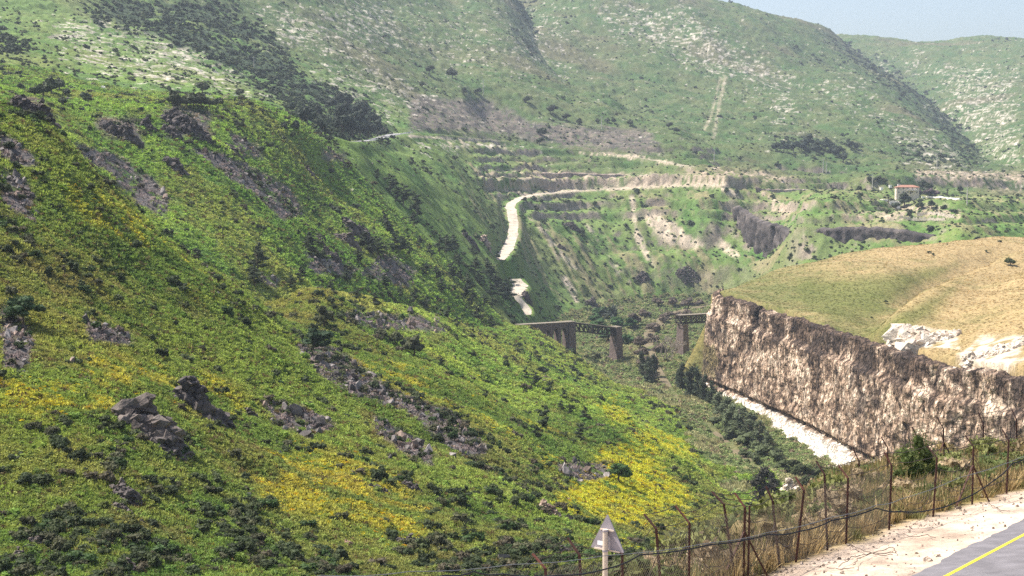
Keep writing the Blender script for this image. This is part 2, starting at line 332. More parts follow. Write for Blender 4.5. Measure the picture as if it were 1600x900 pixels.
for w_, polys in ((.46, [[(60,30),(180,20),(300,60),(420,140),(420,165),(300,150),(140,125),(80,70)], [(1440,160),(1600,150),(1600,250),(1530,235),(1480,200)]]),
                  (.42, [[(400,0),(620,0),(640,70),(560,100),(420,80)], [(920,0),(1060,0),(1200,90),(1280,140),(1200,150),(1050,95),(950,60)],
                         [(1440,95),(1600,100),(1600,262),(1540,262),(1480,170)], [(1340,95),(1440,75),(1460,110),(1380,125)],
                         [(1200,110),(1260,130),(1240,215),(1200,200)], [(820,20),(890,30),(850,110),(800,80)], [(480,90),(640,110),(700,150),(600,200),(500,150)]]),
                  (.58, [[(1375,182),(1430,195),(1510,250),(1530,270),(1450,262),(1400,225)], [(650,215),(790,222),(780,240),(660,230)]]),
                  (.3, [[(560,0),(900,0),(900,130),(700,130),(600,80)], [(1100,120),(1380,100),(1400,200),(1200,190)]])):
    lime = np.maximum(lime, w_ * regions(polys, 26, lo=700, wobble=30))
wood_shade = regions([[(120,0),(330,0),(420,60),(480,130),(560,150),(605,215),(500,215),(430,150),(330,95),(235,55),(150,30)], [(-50,45),(25,50),(40,80),(-50,82)]], 16, lo=520, wobble=18)
wood_shade = np.maximum(wood_shade, .75 * regions([[(1290,55),(1400,100),(1500,190),(1545,262),(1510,262),(1430,165),(1350,120)], [(1200,212),(1340,222),(1340,250),(1210,238)],
    [(1380,215),(1500,240),(1510,262),(1400,245)], [(800,0),(838,0),(830,90),(805,60)], [(1210,60),(1290,90),(1330,110),(1250,90)]], 20, lo=1200, wobble=14))  # the narrow upper gully patch paints that gully's shade dark, the others are scrub
track = 0
zf = (Z < floor + 4) & (Y > 420) & ~isM
reed = zf.astype(np.float32)
goldm = isM * np.clip(.55 + .5 * fbm(X, Y, 40, 3, 97) + (PX - 1330) / 350 - (PY - 430) / 260 * (PX < 1420), 0, 1)
gdip = regions([[(1250,440),(1440,425),(1490,415),(1440,440),(1360,500),(1300,500),(1240,470)], [(1400,490),(1500,440),(1480,470),(1400,530),(1340,525)]], 14, lo=380, hi=900)
chalk = regions([[(1418,520),(1440,510),(1490,518),(1500,545),(1450,545)], [(1495,560),(1530,530),(1600,520),(1600,560),(1560,585),(1520,575)]], 3, lo=380, hi=560, wobble=8)

# ------------------------------------------------------------------ base colours of the land
def col(*c): return np.array(c, np.float32)
g1, g2, g3 = col(.056,.100,.021), col(.122,.168,.034), col(.118,.122,.035)
n1 = fbm(X, Y, 22, 4, 101); n2 = fbm(X, Y, 3.0, 3, 105); n3 = fbm(X, Y, 55, 3, 109)
def mix(a, b, t): t = np.clip(t, 0, 1)[..., None]; return a * (1 - t) + b * t
K = np.zeros(Z.shape + (3,), np.float32)
K[:] = g1
K = mix(K, g2, .5 + .9 * n1 + .35 * n2)
K = mix(K, g3, sstep(-.05, .45, n3 + .3 * n2) * .8)
K = mix(K, col(.105,.085,.040), sstep(.3, .65, fbm(X, Y, 12, 4, 115) + .25 * n2) * .4)
far = sstep(600, 1500, Y)
K = mix(K, mix(np.broadcast_to(col(.058,.112,.030), K.shape), col(.12,.135,.055), .42 + .8 * n1), far)
K = mix(K, col(.125,.115,.060), far * sstep(.05, .55, fbm(X, Y, 120, 4, 113)) * .8)
ownB = ((z2 > z1) & (Y > 380) & (Y < 1250)).astype(float)
K = mix(K, K * np.array([1.04, 1.0, .90], np.float32), (1 - ownB) * (Y < 420) * (PX < 760) * sstep(-300, 150, 620 - PY + .3 * (400 - PX)))
K = mix(K, K * np.array([.86, .95, .88], np.float32), ownB)
K = mix(K, K * .86, sstep(1200, 1500, Y))
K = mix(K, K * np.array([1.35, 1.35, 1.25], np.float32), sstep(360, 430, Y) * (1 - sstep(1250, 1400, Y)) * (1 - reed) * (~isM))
K = mix(K, col(.23,.19,.105), wC * (Z > -92) * sstep(.10, .5, ra + .3 * n2) * .75)
K = mix(K, col(.040,.062,.022), wB * sstep(.15, .5, -rb + .3 * n2) * .55)  # streaks of shade painted dark into the runnel hollows
K = mix(K, col(.26,.24,.024), yel2 * sstep(-.1, .6, n1 + 1.0 * n2) * .6)
K = mix(K, col(.34,.33,.018), yellow * sstep(-.6, .3, n2 + .6 * n1) * .85)
K = mix(K, mix(np.broadcast_to(col(.075,.095,.032), K.shape), col(.14,.13,.060), .5 + n2), reed * .85)
K = mix(K, mix(np.broadcast_to(col(.062,.055,.052), K.shape), col(.135,.118,.110), .5 + n2 * 1.2), np.clip(basalt * 1.1, 0, 1) * sstep(-.5, -.1, n2))
K = mix(K, mix(np.broadcast_to(col(.07,.065,.055), K.shape), col(.17,.14,.11), .45 + 1.2 * fbm3(X / 9, Y / 9, Z / 2.2, 3, 121)), dark_rock * sstep(-.35, .1, n2 + .3))
# steep cut faces
gz = np.gradient(Z, axis=0) / np.maximum(np.gradient(Y, axis=0), 1e-3)
gx = np.gradient(Z, axis=1) / np.maximum(np.gradient(X, axis=1), 1e-3)
steep = np.hypot(gz, gx)
fac = sstep(.75, 1.3, steep + .25 * n2) * tm * (Y > 1000) * (~isM)
K = mix(K, mix(np.broadcast_to(col(.13,.105,.085), K.shape), col(.31,.25,.20), .55 + fbm3(X / 12, Y / 12, Z / 1.6, 3, 131)), fac * sstep(-.3, .2, n1 + .05) * .9)
K = mix(K, mix(np.broadcast_to(col(.24,.18,.13), K.shape), col(.42,.33,.25), .5 + n2), pit * .85 * sstep(-.1, .35, n2 + .5 * fbm3(X / 10, Y / 10, Z / 2, 2, 132) + .15))
K = mix(K, col(.42,.345,.255), scar * sstep(-.6, -.1, n2))
ps_ = fbm3(X / 10, Y / 10, Z / 1.9, 4, 141, .75)
lim_m = sstep(.50, .70, lime * .95 + .80 * ps_ + .075) * (Y > 650) * .95
K = mix(K, mix(np.broadcast_to(col(.26,.23,.17), K.shape), col(.56,.50,.42), .5 + fbm(X, Y, 8, 2, 145)), lim_m * .95)
K = mix(K, col(.035,.055,.025), np.clip(wood_shade, 0, 1) * sstep(.0, .25, fbm(X, Y, 13, 3, 151) + wood_shade * .30 + .45 * fbm(X, Y, 60, 3, 153) - .08) * (~isM))
K = mix(K, mix(np.broadcast_to(col(.120,.125,.040), K.shape), col(.30,.222,.108), goldm + .35 * n2 + .45 * fbm((X * .8 + Y * .6), (Y * .8 - X * .6) * .3, 8, 4, 191)), isM.astype(np.float32))
K = mix(K, col(.10,.115,.028), gdip * .75 * isM)
K = mix(K, mix(np.broadcast_to(col(.33,.25,.17), K.shape), col(.56,.49,.40), .45 + 1.3 * n2), chalk * isM * sstep(-.5, .1, n2))
backm = isM & (dt < 3)
K = mix(K, col(.24,.20,.07), backm * .9)
vsoil = mix(np.broadcast_to(col(.34,.255,.19), K.shape), col(.52,.42,.33), .5 + .7 * fbm(X, Y, 1.1, 4, 161))
FRONT = np.array([(-6., 22.), (.66, 29), (4.2, 33.5), (7.8, 38.7), (11.7, 43.6), (14.2, 46.4), (17.7, 50.5), (22, 55), (30, 63)])
selb = Y < 140; fd = np.full(Z.shape, 99.); fd[selb] = seg_dist(X[selb], Y[selb], FRONT)
K = mix(K, mix(np.broadcast_to(col(.13,.11,.035), K.shape), col(.30,.22,.10), .5 + n2), isB.astype(float))
K = mix(K, vsoil, isB * (1 - sstep(-.5, .4, fd + .6 * fbm(X, Y, 1.3, 3, 165))))
K = np.clip(K, .004, .9)

# ------------------------------------------------------------------ object helpers
def tag(o, label=None, cat=None, group=None, kind=None):
    if label: o['label'] = label
    if cat: o['category'] = cat
    if group: o['group'] = group
    if kind: o['kind'] = kind
    return o
def empty(name, loc, rz=0, label=None, cat=None, group=None):
    o = bpy.data.objects.new(name, None); C.objects.link(o); o.location = loc; o.rotation_euler = (0, 0, rz); o.empty_display_size = .5
    return tag(o, label, cat, group)
def raw_mesh(name, co, faces_flat, nper, mat=None, smooth=False):
    me = bpy.data.meshes.new(name); co = np.asarray(co, np.float32).reshape(-1, 3); q = np.asarray(faces_flat, np.int32).ravel()
    me.vertices.add(len(co)); me.vertices.foreach_set('co', co.ravel())
    me.loops.add(len(q)); me.loops.foreach_set('vertex_index', q)
    me.polygons.add(len(q) // nper); me.polygons.foreach_set('loop_start', np.arange(0, len(q), nper, dtype=np.int32))
    if smooth: me.polygons.foreach_set('use_smooth', np.ones(len(q) // nper, bool))
    me.update(calc_edges=True)
    if mat: me.materials.append(mat)
    return me
def link(name, me, parent=None, loc=None):
    o = bpy.data.objects.new(name, me); C.objects.link(o)
    if parent: o.parent = parent
    if loc is not None: o.location = loc
    return o
class MB:
    def __init__(s): s.v = []; s.f = []
    def add(s, v, f): k = len(s.v); s.v += [tuple(p) for p in v]; s.f += [tuple(i + k for i in q) for q in f]; return s
    def box(s, c, sz, rz=0, taper=1):
        c = Vector(c); a, b, h = sz[0] / 2, sz[1] / 2, sz[2]; m = Matrix.Rotation(rz, 3, 'Z'); v = []
        for z, t in ((0, 1), (h, taper)):
            for x, y in ((-a, -b), (a, -b), (a, b), (-a, b)): v.append(c + m @ Vector((x * t, y * t, z)))
        return s.add(v, [(3, 2, 1, 0), (4, 5, 6, 7), (0, 1, 5, 4), (1, 2, 6, 5), (2, 3, 7, 6), (3, 0, 4, 7)])
    def bar(s, a, b, w, h=None):
        a, b = Vector(a), Vector(b); h = h or w; d = (b - a).normalized(); up = Vector((0, 0, 1)) if abs(d.z) < .95 else Vector((0, 1, 0))
        x = d.cross(up).normalized() * w / 2; y = x.cross(d).normalized() * h / 2
        v = [p + i * x + j * y for p in (a, b) for i, j in ((-1, -1), (1, -1), (1, 1), (-1, 1))]
        return s.add(v, [(3, 2, 1, 0), (4, 5, 6, 7), (0, 1, 5, 4), (1, 2, 6, 5), (2, 3, 7, 6), (3, 0, 4, 7)])
    def tube(s, pts, r, n=6):
        pts = [Vector(p) for p in pts]; rr = r if hasattr(r, '__len__') else [r] * len(pts); v = []; f = []
        for i, p in enumerate(pts):
            d = (pts[min(i + 1, len(pts) - 1)] - pts[max(i - 1, 0)]).normalized(); up = Vector((0, 0, 1)) if abs(d.z) < .9 else Vector((0, 1, 0))
            x = d.cross(up).normalized(); y = x.cross(d).normalized()
            for k in range(n): a = 2 * math.pi * k / n; v.append(p + (x * math.cos(a) + y * math.sin(a)) * rr[i])
        for i in range(len(pts) - 1):
            for k in range(n): f.append((i * n + k, i * n + (k + 1) % n, (i + 1) * n + (k + 1) % n, (i + 1) * n + k))
        f.append(tuple(range(n))[::-1]); f.append(tuple((len(pts) - 1) * n + k for k in range(n)))
        return s.add(v, f)
    def mesh(s, name, mat):
        me = bpy.data.meshes.new(name); me.from_pydata(s.v, [], s.f); me.validate(); me.update(); me.materials.append(mat); return me
    def build(s, name, mat, parent=None): return link(name, s.mesh(name, mat), parent)

# ------------------------------------------------------------------ materials
def N(nt, t, **k):
    n = nt.nodes.new(t)
    for a, b in k.items(): setattr(n, a, b)
    return n
def mat(name, c, rough=.85, noise=0, nscale=5, bump=0, bscale=20, metal=0, spec=.3):
    m = bpy.data.materials.new(name); m.use_nodes = True; t = m.node_tree; b = t.nodes['Principled BSDF']
    b.inputs['Base Color'].default_value = (*c, 1); b.inputs['Roughness'].default_value = rough; b.inputs['Metallic'].default_value = metal
    b.inputs['Specular IOR Level'].default_value = spec
    if noise or bump:
        tc = N(t, 'ShaderNodeTexCoord')
        nz = N(t, 'ShaderNodeTexNoise'); nz.inputs['Scale'].default_value = nscale; nz.inputs['Detail'].default_value = 6; t.links.new(tc.outputs['Object'], nz.inputs['Vector'])
        if noise:
            r = N(t, 'ShaderNodeMapRange'); r.inputs[1].default_value = .3; r.inputs[2].default_value = .7; r.inputs[3].default_value = 1 - noise; r.inputs[4].default_value = 1 + noise
            t.links.new(nz.outputs[0], r.inputs[0]); mx = N(t, 'ShaderNodeVectorMath', operation='SCALE'); mx.inputs[0].default_value = c
            t.links.new(r.outputs[0], mx.inputs['Scale']); t.links.new(mx.outputs[0], b.inputs['Base Color'])
        if bump:
            n2_ = N(t, 'ShaderNodeTexNoise'); n2_.inputs['Scale'].default_value = bscale; n2_.inputs['Detail'].default_value = 4; t.links.new(tc.outputs['Object'], n2_.inputs['Vector'])
            bp_ = N(t, 'ShaderNodeBump'); bp_.inputs['Distance'].default_value = bump; t.links.new(n2_.outputs[0], bp_.inputs['Height']); t.links.new(bp_.outputs[0], b.inputs['Normal'])
    return m
def attr_mat(name, attr='Col', amp=.35, scale=.6, bump=.35, bscale=1.2, rough=.9, geo=True):
    m = bpy.data.materials.new(name); m.use_nodes = True; t = m.node_tree; b = t.nodes['Principled BSDF']
    b.inputs['Roughness'].default_value = rough; b.inputs['Specular IOR Level'].default_value = .15
    a = N(t, 'ShaderNodeAttribute', attribute_name=attr); g = N(t, 'ShaderNodeNewGeometry')
    nz = N(t, 'ShaderNodeTexNoise'); nz.inputs['Scale'].default_value = scale; nz.inputs['Detail'].default_value = 8; nz.inputs['Roughness'].default_value = .7
    t.links.new(g.outputs['Position'], nz.inputs['Vector'])
    r = N(t, 'ShaderNodeMapRange'); r.inputs[1].default_value = .3; r.inputs[2].default_value = .7; r.inputs[3].default_value = 1 - amp; r.inputs[4].default_value = 1 + amp
    t.links.new(nz.outputs[0], r.inputs[0]); mx = N(t, 'ShaderNodeVectorMath', operation='SCALE'); t.links.new(a.outputs['Color'], mx.inputs[0])
    t.links.new(r.outputs[0], mx.inputs['Scale']); t.links.new(mx.outputs[0], b.inputs['Base Color'])
    n2_ = N(t, 'ShaderNodeTexNoise'); n2_.inputs['Scale'].default_value = bscale; n2_.inputs['Detail'].default_value = 5; t.links.new(g.outputs['Position'], n2_.inputs['Vector'])
    bp_ = N(t, 'ShaderNodeBump'); bp_.inputs['Distance'].default_value = bump; t.links.new(n2_.outputs[0], bp_.inputs['Height']); t.links.new(bp_.outputs[0], b.inputs['Normal'])
    return m
def tint_mat(name, rough=.7, transl=.0, vary=.3, spec=.25):
    """colour given per plant or stone through the 'tint' attribute"""
    m = bpy.data.materials.new(name); m.use_nodes = True; t = m.node_tree; b = t.nodes['Principled BSDF']
    b.inputs['Roughness'].default_value = rough; b.inputs['Specular IOR Level'].default_value = spec
    a = N(t, 'ShaderNodeAttribute', attribute_name='tint', attribute_type='INSTANCER'); g = N(t, 'ShaderNodeNewGeometry')
    r = N(t, 'ShaderNodeMapRange'); r.inputs[3].default_value = 1 - vary; r.inputs[4].default_value = 1 + vary
    t.links.new(g.outputs['Random Per Island'], r.inputs[0]); mx = N(t, 'ShaderNodeVectorMath', operation='SCALE')
    t.links.new(a.outputs['Color'], mx.inputs[0]); t.links.new(r.outputs[0], mx.inputs['Scale']); t.links.new(mx.outputs[0], b.inputs['Base Color'])
    if transl:
        tr = N(t, 'ShaderNodeBsdfTranslucent'); t.links.new(mx.outputs[0], tr.inputs[0]); ms = N(t, 'ShaderNodeMixShader'); ms.inputs[0].default_value = transl
        out = [q for q in t.nodes if q.type == 'OUTPUT_MATERIAL'][0]; t.links.new(b.outputs[0], ms.inputs[1]); t.links.new(tr.outputs[0], ms.inputs[2]); t.links.new(ms.outputs[0], out.inputs[0])
    return m
def rock_tint_mat(name):
    m = tint_mat(name, .9, vary=.0, spec=.2); t = m.node_tree; b = t.nodes['Principled BSDF']; g = N(t, 'ShaderNodeTexCoord')
    n = N(t, 'ShaderNodeTexNoise'); n.inputs['Scale'].default_value = 2.2; n.inputs['Detail'].default_value = 7; t.links.new(g.outputs['Object'], n.inputs['Vector'])
    mx = [x for x in t.nodes if x.type == 'VECT_MATH'][0]; r = [x for x in t.nodes if x.type == 'MAP_RANGE'][0]
    r.inputs[1].default_value = .3; r.inputs[2].default_value = .7; r.inputs[3].default_value = .6; r.inputs[4].default_value = 1.5; t.links.new(n.outputs[0], r.inputs[0])
    bp_ = N(t, 'ShaderNodeBump'); bp_.inputs['Distance'].default_value = .25; t.links.new(n.outputs[0], bp_.inputs['Height']); t.links.new(bp_.outputs[0], b.inputs['Normal'])
    return m
M_land = attr_mat('land', amp=.38, scale=.55, bump=.5, bscale=.9)
M_cliff = attr_mat('cliff_stone', amp=.4, scale=.5, bump=.6, bscale=.8)
M_leaf = tint_mat('leaves', transl=.35); M_rock = rock_tint_mat('basalt')
M_bark = mat('bark', (.11, .085, .06), .9, .3, 6)
M_trunk_pale = mat('pale_bark', (.26, .22, .18), .9, .3, 6)

def grid_mesh(name, X, Y, Z, K=None, m=None, smooth=True):
    h, w = X.shape; i = np.arange(h * w).reshape(h, w)
    me = raw_mesh(name, np.stack([X, Y, Z], -1), np.stack([i[:-1, :-1], i[:-1, 1:], i[1:, 1:], i[1:, :-1]], -1), 4, m, smooth)
    if K is not None:
        a = me.color_attributes.new('Col', 'FLOAT_COLOR', 'POINT'); c = np.ones((h * w, 4), np.float32); c[:, :3] = K.reshape(-1, 3)
        a.data.foreach_set('color', c.ravel())
    return me
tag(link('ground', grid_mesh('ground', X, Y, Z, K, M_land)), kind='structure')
# a coarse skirt of land to the sides of and behind the viewpoint, so the sheet reaches past every step to the side
# ------------------------------------------------------------------ cliffs
def resample(pts, ds):
    pts = np.array(pts, float); L = np.concatenate([[0], np.cumsum(np.linalg.norm(np.diff(pts[:, :2], axis=0), axis=1))])
    s = np.arange(0, L[-1], ds); return np.stack([np.interp(s, L, pts[:, k]) for k in range(pts.shape[1])], 1), s
def cliff_strip(pts, ds, nv, amp, prof, colf, side=1, seed=0, seat=1.0, cols=1.0, smooth_path=0):
    """pts rows: x, y, top z, bottom z. prof(t) -> how far the face stands out; side: which side of the walk faces out"""
    q, s = resample(pts, ds); n = len(q)
    if smooth_path:
        k = np.ones(smooth_path) / smooth_path; pad = smooth_path // 2
        for a in range(4): q[:, a] = np.convolve(np.pad(q[:, a], pad, 'edge'), k, 'same')[pad:pad + n]
    tg = np.gradient(q[:, :2], axis=0); tg /= np.linalg.norm(tg, axis=1)[:, None]; nr = np.stack([tg[:, 1], -tg[:, 0]], 1) * side
    t = np.linspace(0, 1, nv)[:, None]; SS = np.broadcast_to(s[None], (nv, n))
    zt = q[:, 2][None] + (.6 * fbm(s, s * 0, 26, 5, seed + 5, .65)[None] + .3 * np.floor(3 * fbm(s, s * 0, 5, 2, seed + 6))[None]) * min(amp, 1.3); zb = q[:, 3][None]
    ZZ = zt * (1 - t) + zb * t
    big = fbm3(SS / 30, SS * 0 + seed, ZZ / 50, 3, seed, .6)
    colm = 1.3 * (.5 - np.abs(fbm3(SS / 6.5 * cols + .06 * ZZ, SS * 0 + seed, ZZ / 15, 4, seed + 3, .6)) * 2)           # upright ribs and clefts
    blk = np.floor(4 * fbm3(SS / 3.4, SS * 0 + 3.3, ZZ / 2.6, 4, seed + 9, .6)) / 4 + .4 * fbm3(SS / 1.6, SS * 0, ZZ / 1.5, 2, seed + 10)
    cl = -np.maximum(0, fbm3(SS / 9, SS * 0 + 8, ZZ / 45, 2, seed + 13) - .35) * 5
    off = prof(t, SS) + amp * (1.1 * big + .8 * colm + .75 * blk + cl)
    off = off * sstep(0, .02, t) + seat * (1 - sstep(0, .02, t)) * -1.5
    XX = q[:, 0][None] + nr[:, 0][None] * off; YY = q[:, 1][None] + nr[:, 1][None] * off
    return XX, YY, ZZ, colf(t, SS, ZZ, colm, blk, big)
def ramp(v, xs, cs):
    cs = np.array(cs, float); return np.stack([np.interp(v, xs, cs[:, k]) for k in range(3)], -1)
M_crack = attr_mat('cracked_cliff', amp=.35, scale=.7, bump=.5, bscale=1.6)
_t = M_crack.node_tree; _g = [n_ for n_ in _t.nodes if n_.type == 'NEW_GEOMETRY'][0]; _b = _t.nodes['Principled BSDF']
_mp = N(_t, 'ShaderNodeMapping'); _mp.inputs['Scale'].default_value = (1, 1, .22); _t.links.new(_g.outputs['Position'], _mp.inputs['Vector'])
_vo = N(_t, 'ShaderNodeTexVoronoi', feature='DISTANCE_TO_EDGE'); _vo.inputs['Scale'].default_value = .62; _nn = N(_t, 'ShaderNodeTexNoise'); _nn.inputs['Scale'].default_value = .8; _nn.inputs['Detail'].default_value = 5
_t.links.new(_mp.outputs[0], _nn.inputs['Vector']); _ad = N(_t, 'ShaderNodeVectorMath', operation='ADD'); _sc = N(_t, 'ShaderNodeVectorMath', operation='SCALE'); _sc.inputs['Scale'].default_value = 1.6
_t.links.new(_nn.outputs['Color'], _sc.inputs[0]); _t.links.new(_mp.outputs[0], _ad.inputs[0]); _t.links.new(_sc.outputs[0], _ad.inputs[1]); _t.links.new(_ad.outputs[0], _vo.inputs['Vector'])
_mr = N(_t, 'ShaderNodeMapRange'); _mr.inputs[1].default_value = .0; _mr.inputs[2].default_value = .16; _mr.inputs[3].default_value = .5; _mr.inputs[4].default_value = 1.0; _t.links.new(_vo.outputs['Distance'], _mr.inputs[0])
_cur = _b.inputs['Base Color'].links[0].from_socket; _m2 = N(_t, 'ShaderNodeVectorMath', operation='SCALE'); _t.links.new(_cur, _m2.inputs[0]); _t.links.new(_mr.outputs[0], _m2.inputs['Scale']); _t.links.new(_m2.outputs[0], _b.inputs['Base Color'])  # shade in the cracks is put into the base colour as darker lines
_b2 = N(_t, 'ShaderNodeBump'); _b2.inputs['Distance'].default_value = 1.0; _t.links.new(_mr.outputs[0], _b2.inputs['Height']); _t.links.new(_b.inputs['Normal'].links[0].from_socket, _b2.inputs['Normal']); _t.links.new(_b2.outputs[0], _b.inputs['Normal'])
def mesa_prof(t, s):
    led = 5 + 5 * fbm(s, s * 0, 18, 3, 201) + s * 0.02
    return 1.5 - 5 * np.exp(-((s - 118) / 3.0) ** 2) * (1 - sstep(.35, .5, t)) + 2.5 * t + 2.2 * sstep(.17, .22, t) + led * sstep(.885 - s * .0002, 1.0, t) - 2.2 * sstep(.82 - s * .0002, .85 - s * .0002, t) * (1 - sstep(.865 - s * .0002, .89 - s * .0002, t))
def mesa_col(t, s, z, colm, blk, big):
    n = fbm3(s / 9, s * 0 + 1, z / 11, 4, 211, .6); m = fbm3(s / 1.5, s * 0, z / 1.9, 3, 215)
    top = ramp(.5 + .5 * m + .3 * n, [0, .45, .8, 1], [(.04, .029, .023), (.09, .062, .046), (.17, .115, .082), (.30, .20, .14)])
    midc = ramp(.56 + .85 * m + .75 * n, [0, .25, .5, .75, 1], [(.070, .047, .034), (.18, .122, .085), (.33, .230, .160), (.50, .36, .26), (.70, .55, .42)])
    c = mix(top, midc, sstep(.10, .36, t + .42 * fbm3(s / 28, s * 0, z / 24, 3, 223) + .30 * n + .14 * m + .22 * colm - .04 * np.clip(s / 300, 0, 1)))
    c = mix(c, col(.05, .038, .032), sstep(.10, .45, fbm3(s / 3.0, s * 0, z / 12, 4, 219, .65)) * .7 * (1 - sstep(.8, .9, t)))
    scrub = np.exp(-((s - 62) / 26) ** 2 - ((t - .62) / .18) ** 2) + .8 * np.exp(-((s - 30) / 9) ** 2 - ((t - .35) / .2) ** 2)
    c = mix(c, col(.15, .125, .045), sstep(.25, .6, scrub + .5 * n + .3 * m - .05) * .8)
    c = mix(c, col(.035, .028, .025), np.exp(-((s - 118 - 2 * n) / 3.2) ** 2) * (1 - sstep(.35, .5, t)))  # shade inside the carved cleft, painted into the face colour
    c = mix(c, col(.06, .045, .038), .8 * sstep(.25, .55, fbm3(s / 16, s * 0, z / 9, 4, 227, .6)))
    lo = sstep(.875 - .0002 * s, .90 - .0002 * s, t + .012 * m + .035 * fbm(s, s * 0, 16, 3, 229)) * (1 - .6 * sstep(.3, .6, fbm3(s / 7, s * 0, z / 5, 3, 231)))
    c = mix(c, ramp(.6 + .5 * m + .4 * n, [0, .3, .6, 1], [(.40, .31, .23), (.66, .57, .46), (.82, .76, .66), (.87, .84, .78)]), lo)
    return c
ep = []
for k, (x, y) in enumerate(EDGE[1:]):
    nrm = 0
    ep.append((x, y, float(P(*[(1118,461,690),(1160,472,655),(1200,487,622),(1250,500,580),(1300,517,545),(1350,532,507),(1400,550,472),(1450,560,446),(1500,577,427),(1560,585,410),(1600,592,398),(1700,600,370),(1900,640,330)][k])[2]) + .6, -107.))
tipx, tipy = EDGE[1]
ep = [(tipx + 12, tipy + 60, -58, -107.), (tipx + 3, tipy + 18, -56.5, -107.)] + ep
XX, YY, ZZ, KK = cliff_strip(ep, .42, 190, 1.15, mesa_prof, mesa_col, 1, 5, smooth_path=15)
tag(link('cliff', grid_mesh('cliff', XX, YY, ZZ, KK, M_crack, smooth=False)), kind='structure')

def far_cliff(name, px_list, zdrop, seed, colours, amp=1.3, ds=1.4, nv=26, side=1, out=2.0, lift=1.5):
    pts = []
    for p in px_list:
        q = P(p[0], p[1], p[2]) if len(p) > 2 else hit(p[0], p[1], 300)
        pts.append((q[0], q[1], q[2] + lift, q[2] - zdrop))
    def pf(t, s): return out + 3.0 * t
    def cf(t, s, z, colm, blk, big):
        n = fbm3(s / 5, s * 0, z / 5, 4, seed + 20)
        return ramp(.5 + .8 * n + .2 * blk, [0, .5, 1], colours)
    X_, Y_, Z_, K_ = cliff_strip(pts, ds, nv, amp, pf, cf, side, seed, smooth_path=5)
    return tag(link(name, grid_mesh(name, X_, Y_, Z_, K_, M_cliff, smooth=False)), kind='structure')
BAS = [(.034, .030, .030), (.070, .060, .057), (.135, .115, .106)]
PNK = [(.16, .12, .10), (.34, .265, .215), (.50, .41, .33)]
far_cliff('cliff_face', [(1150,322,1235),(1185,345,1180),(1215,352,1150),(1235,362,1120),(1262,355,1100),(1300,358,1080),(1350,357,1065),(1400,360,1052),(1450,368,1035),(1500,377,1010),(1560,380,1000)], 38, 301, BAS, amp=2.2, side=1, out=3)
far_cliff('quarry_face', [(738,264,1225),(780,270,1255),(830,270,1300),(900,270,1320),(1000,274,1340),(1062,277,1350)], 15, 311, PNK, amp=.7, out=1.5, lift=.3)
far_cliff('cut_bank', [(1066,280,1330),(1110,276,1340),(1160,273,1350),(1210,281,1350),(1270,287,1345)], 9, 321, [(.24,.17,.14),(.40,.31,.25),(.54,.44,.36)], amp=1.2, out=1.2, lift=.2)
far_cliff('cut_bank', [(1178,292,1285),(1205,296,1290),(1262,296,1300),(1270,300,1300)], 9, 331, PNK, amp=1.0, out=1.2, lift=.2)

# rock outcrops: irregular rock masses with broken faces
def rock_blob(seed, size, sub=5, rough=.35, blocky=.5, mt=None, colours=BAS, flat=0):
    import bmesh
    bm = bmesh.new(); bmesh.ops.create_icosphere(bm, subdivisions=sub, radius=1)
    co = np.array([v.co[:] for v in bm.verts]); fc = np.array([[v.index for v in f.verts] for f in bm.faces]); bm.free()
    sx, sy, sz = size; r = random.Random(seed)
    for _ in range(14):                                   # sheared planes give angular faces
        a = np.array([r.gauss(0, 1), r.gauss(0, 1), r.gauss(0, .7)]); a /= np.linalg.norm(a); k = r.uniform(.55, .9)
        d_ = co @ a; co = co - np.maximum(0, d_ - k)[:, None] * a[None] * .92
    p = co * np.array([sx, sy, sz]) / 2; o = seed * 7.7
    m_ = max(min(size) * .5, .5)
    n_ = fbm3(p[:, 0] / m_ / 1.1 + o, p[:, 1] / m_ / 1.1, p[:, 2] / m_ / 1.3, 4, seed)
    st = fbm3(p[:, 0] / m_ * 2.6 + o, p[:, 1] / m_ * 2.6, p[:, 2] / m_ * 1.5, 3, seed + 4); st = np.floor(st * 4) / 4
    nn = co / np.maximum(np.linalg.norm(co, axis=1), 1e-3)[:, None]
    p = p + nn * ((rough * n_ + blocky * .35 * st) * m_)[:, None]
    kk = ramp(.5 + .6 * fbm3(p[:, 0] * 1.2, p[:, 1] * 1.2, p[:, 2] * 1.2, 3, seed + 8) + .25 * nn[:, 2], [0, .5, 1], colours)
    me = raw_mesh('rock', p, fc, 3, mt or M_cliff)
    a = me.color_attributes.new('Col', 'FLOAT_COLOR', 'POINT'); c = np.ones((len(p), 4), np.float32); c[:, :3] = kk; a.data.foreach_set('color', c.ravel())
    return me
_hull = {}
def hull_pts(seed, n=13):
    import bmesh
    r = random.Random(seed); bm = bmesh.new()
    for _ in range(n):
        v = Vector((r.gauss(0, 1), r.gauss(0, 1), r.gauss(0, 1))).normalized() * r.uniform(.75, 1.05); bm.verts.new(v)
    res = bmesh.ops.convex_hull(bm, input=bm.verts); bmesh.ops.delete(bm, geom=[g for g in res['geom_interior'] if isinstance(g, bmesh.types.BMVert)], context='VERTS')
    bm.verts.index_update(); co = np.array([v.co[:] for v in bm.verts]); fc = [tuple(v.index for v in f.verts) for f in bm.faces]; bm.free(); return co, fc
HULLS = [hull_pts(500 + k, 10 + k % 6) for k in range(14)]
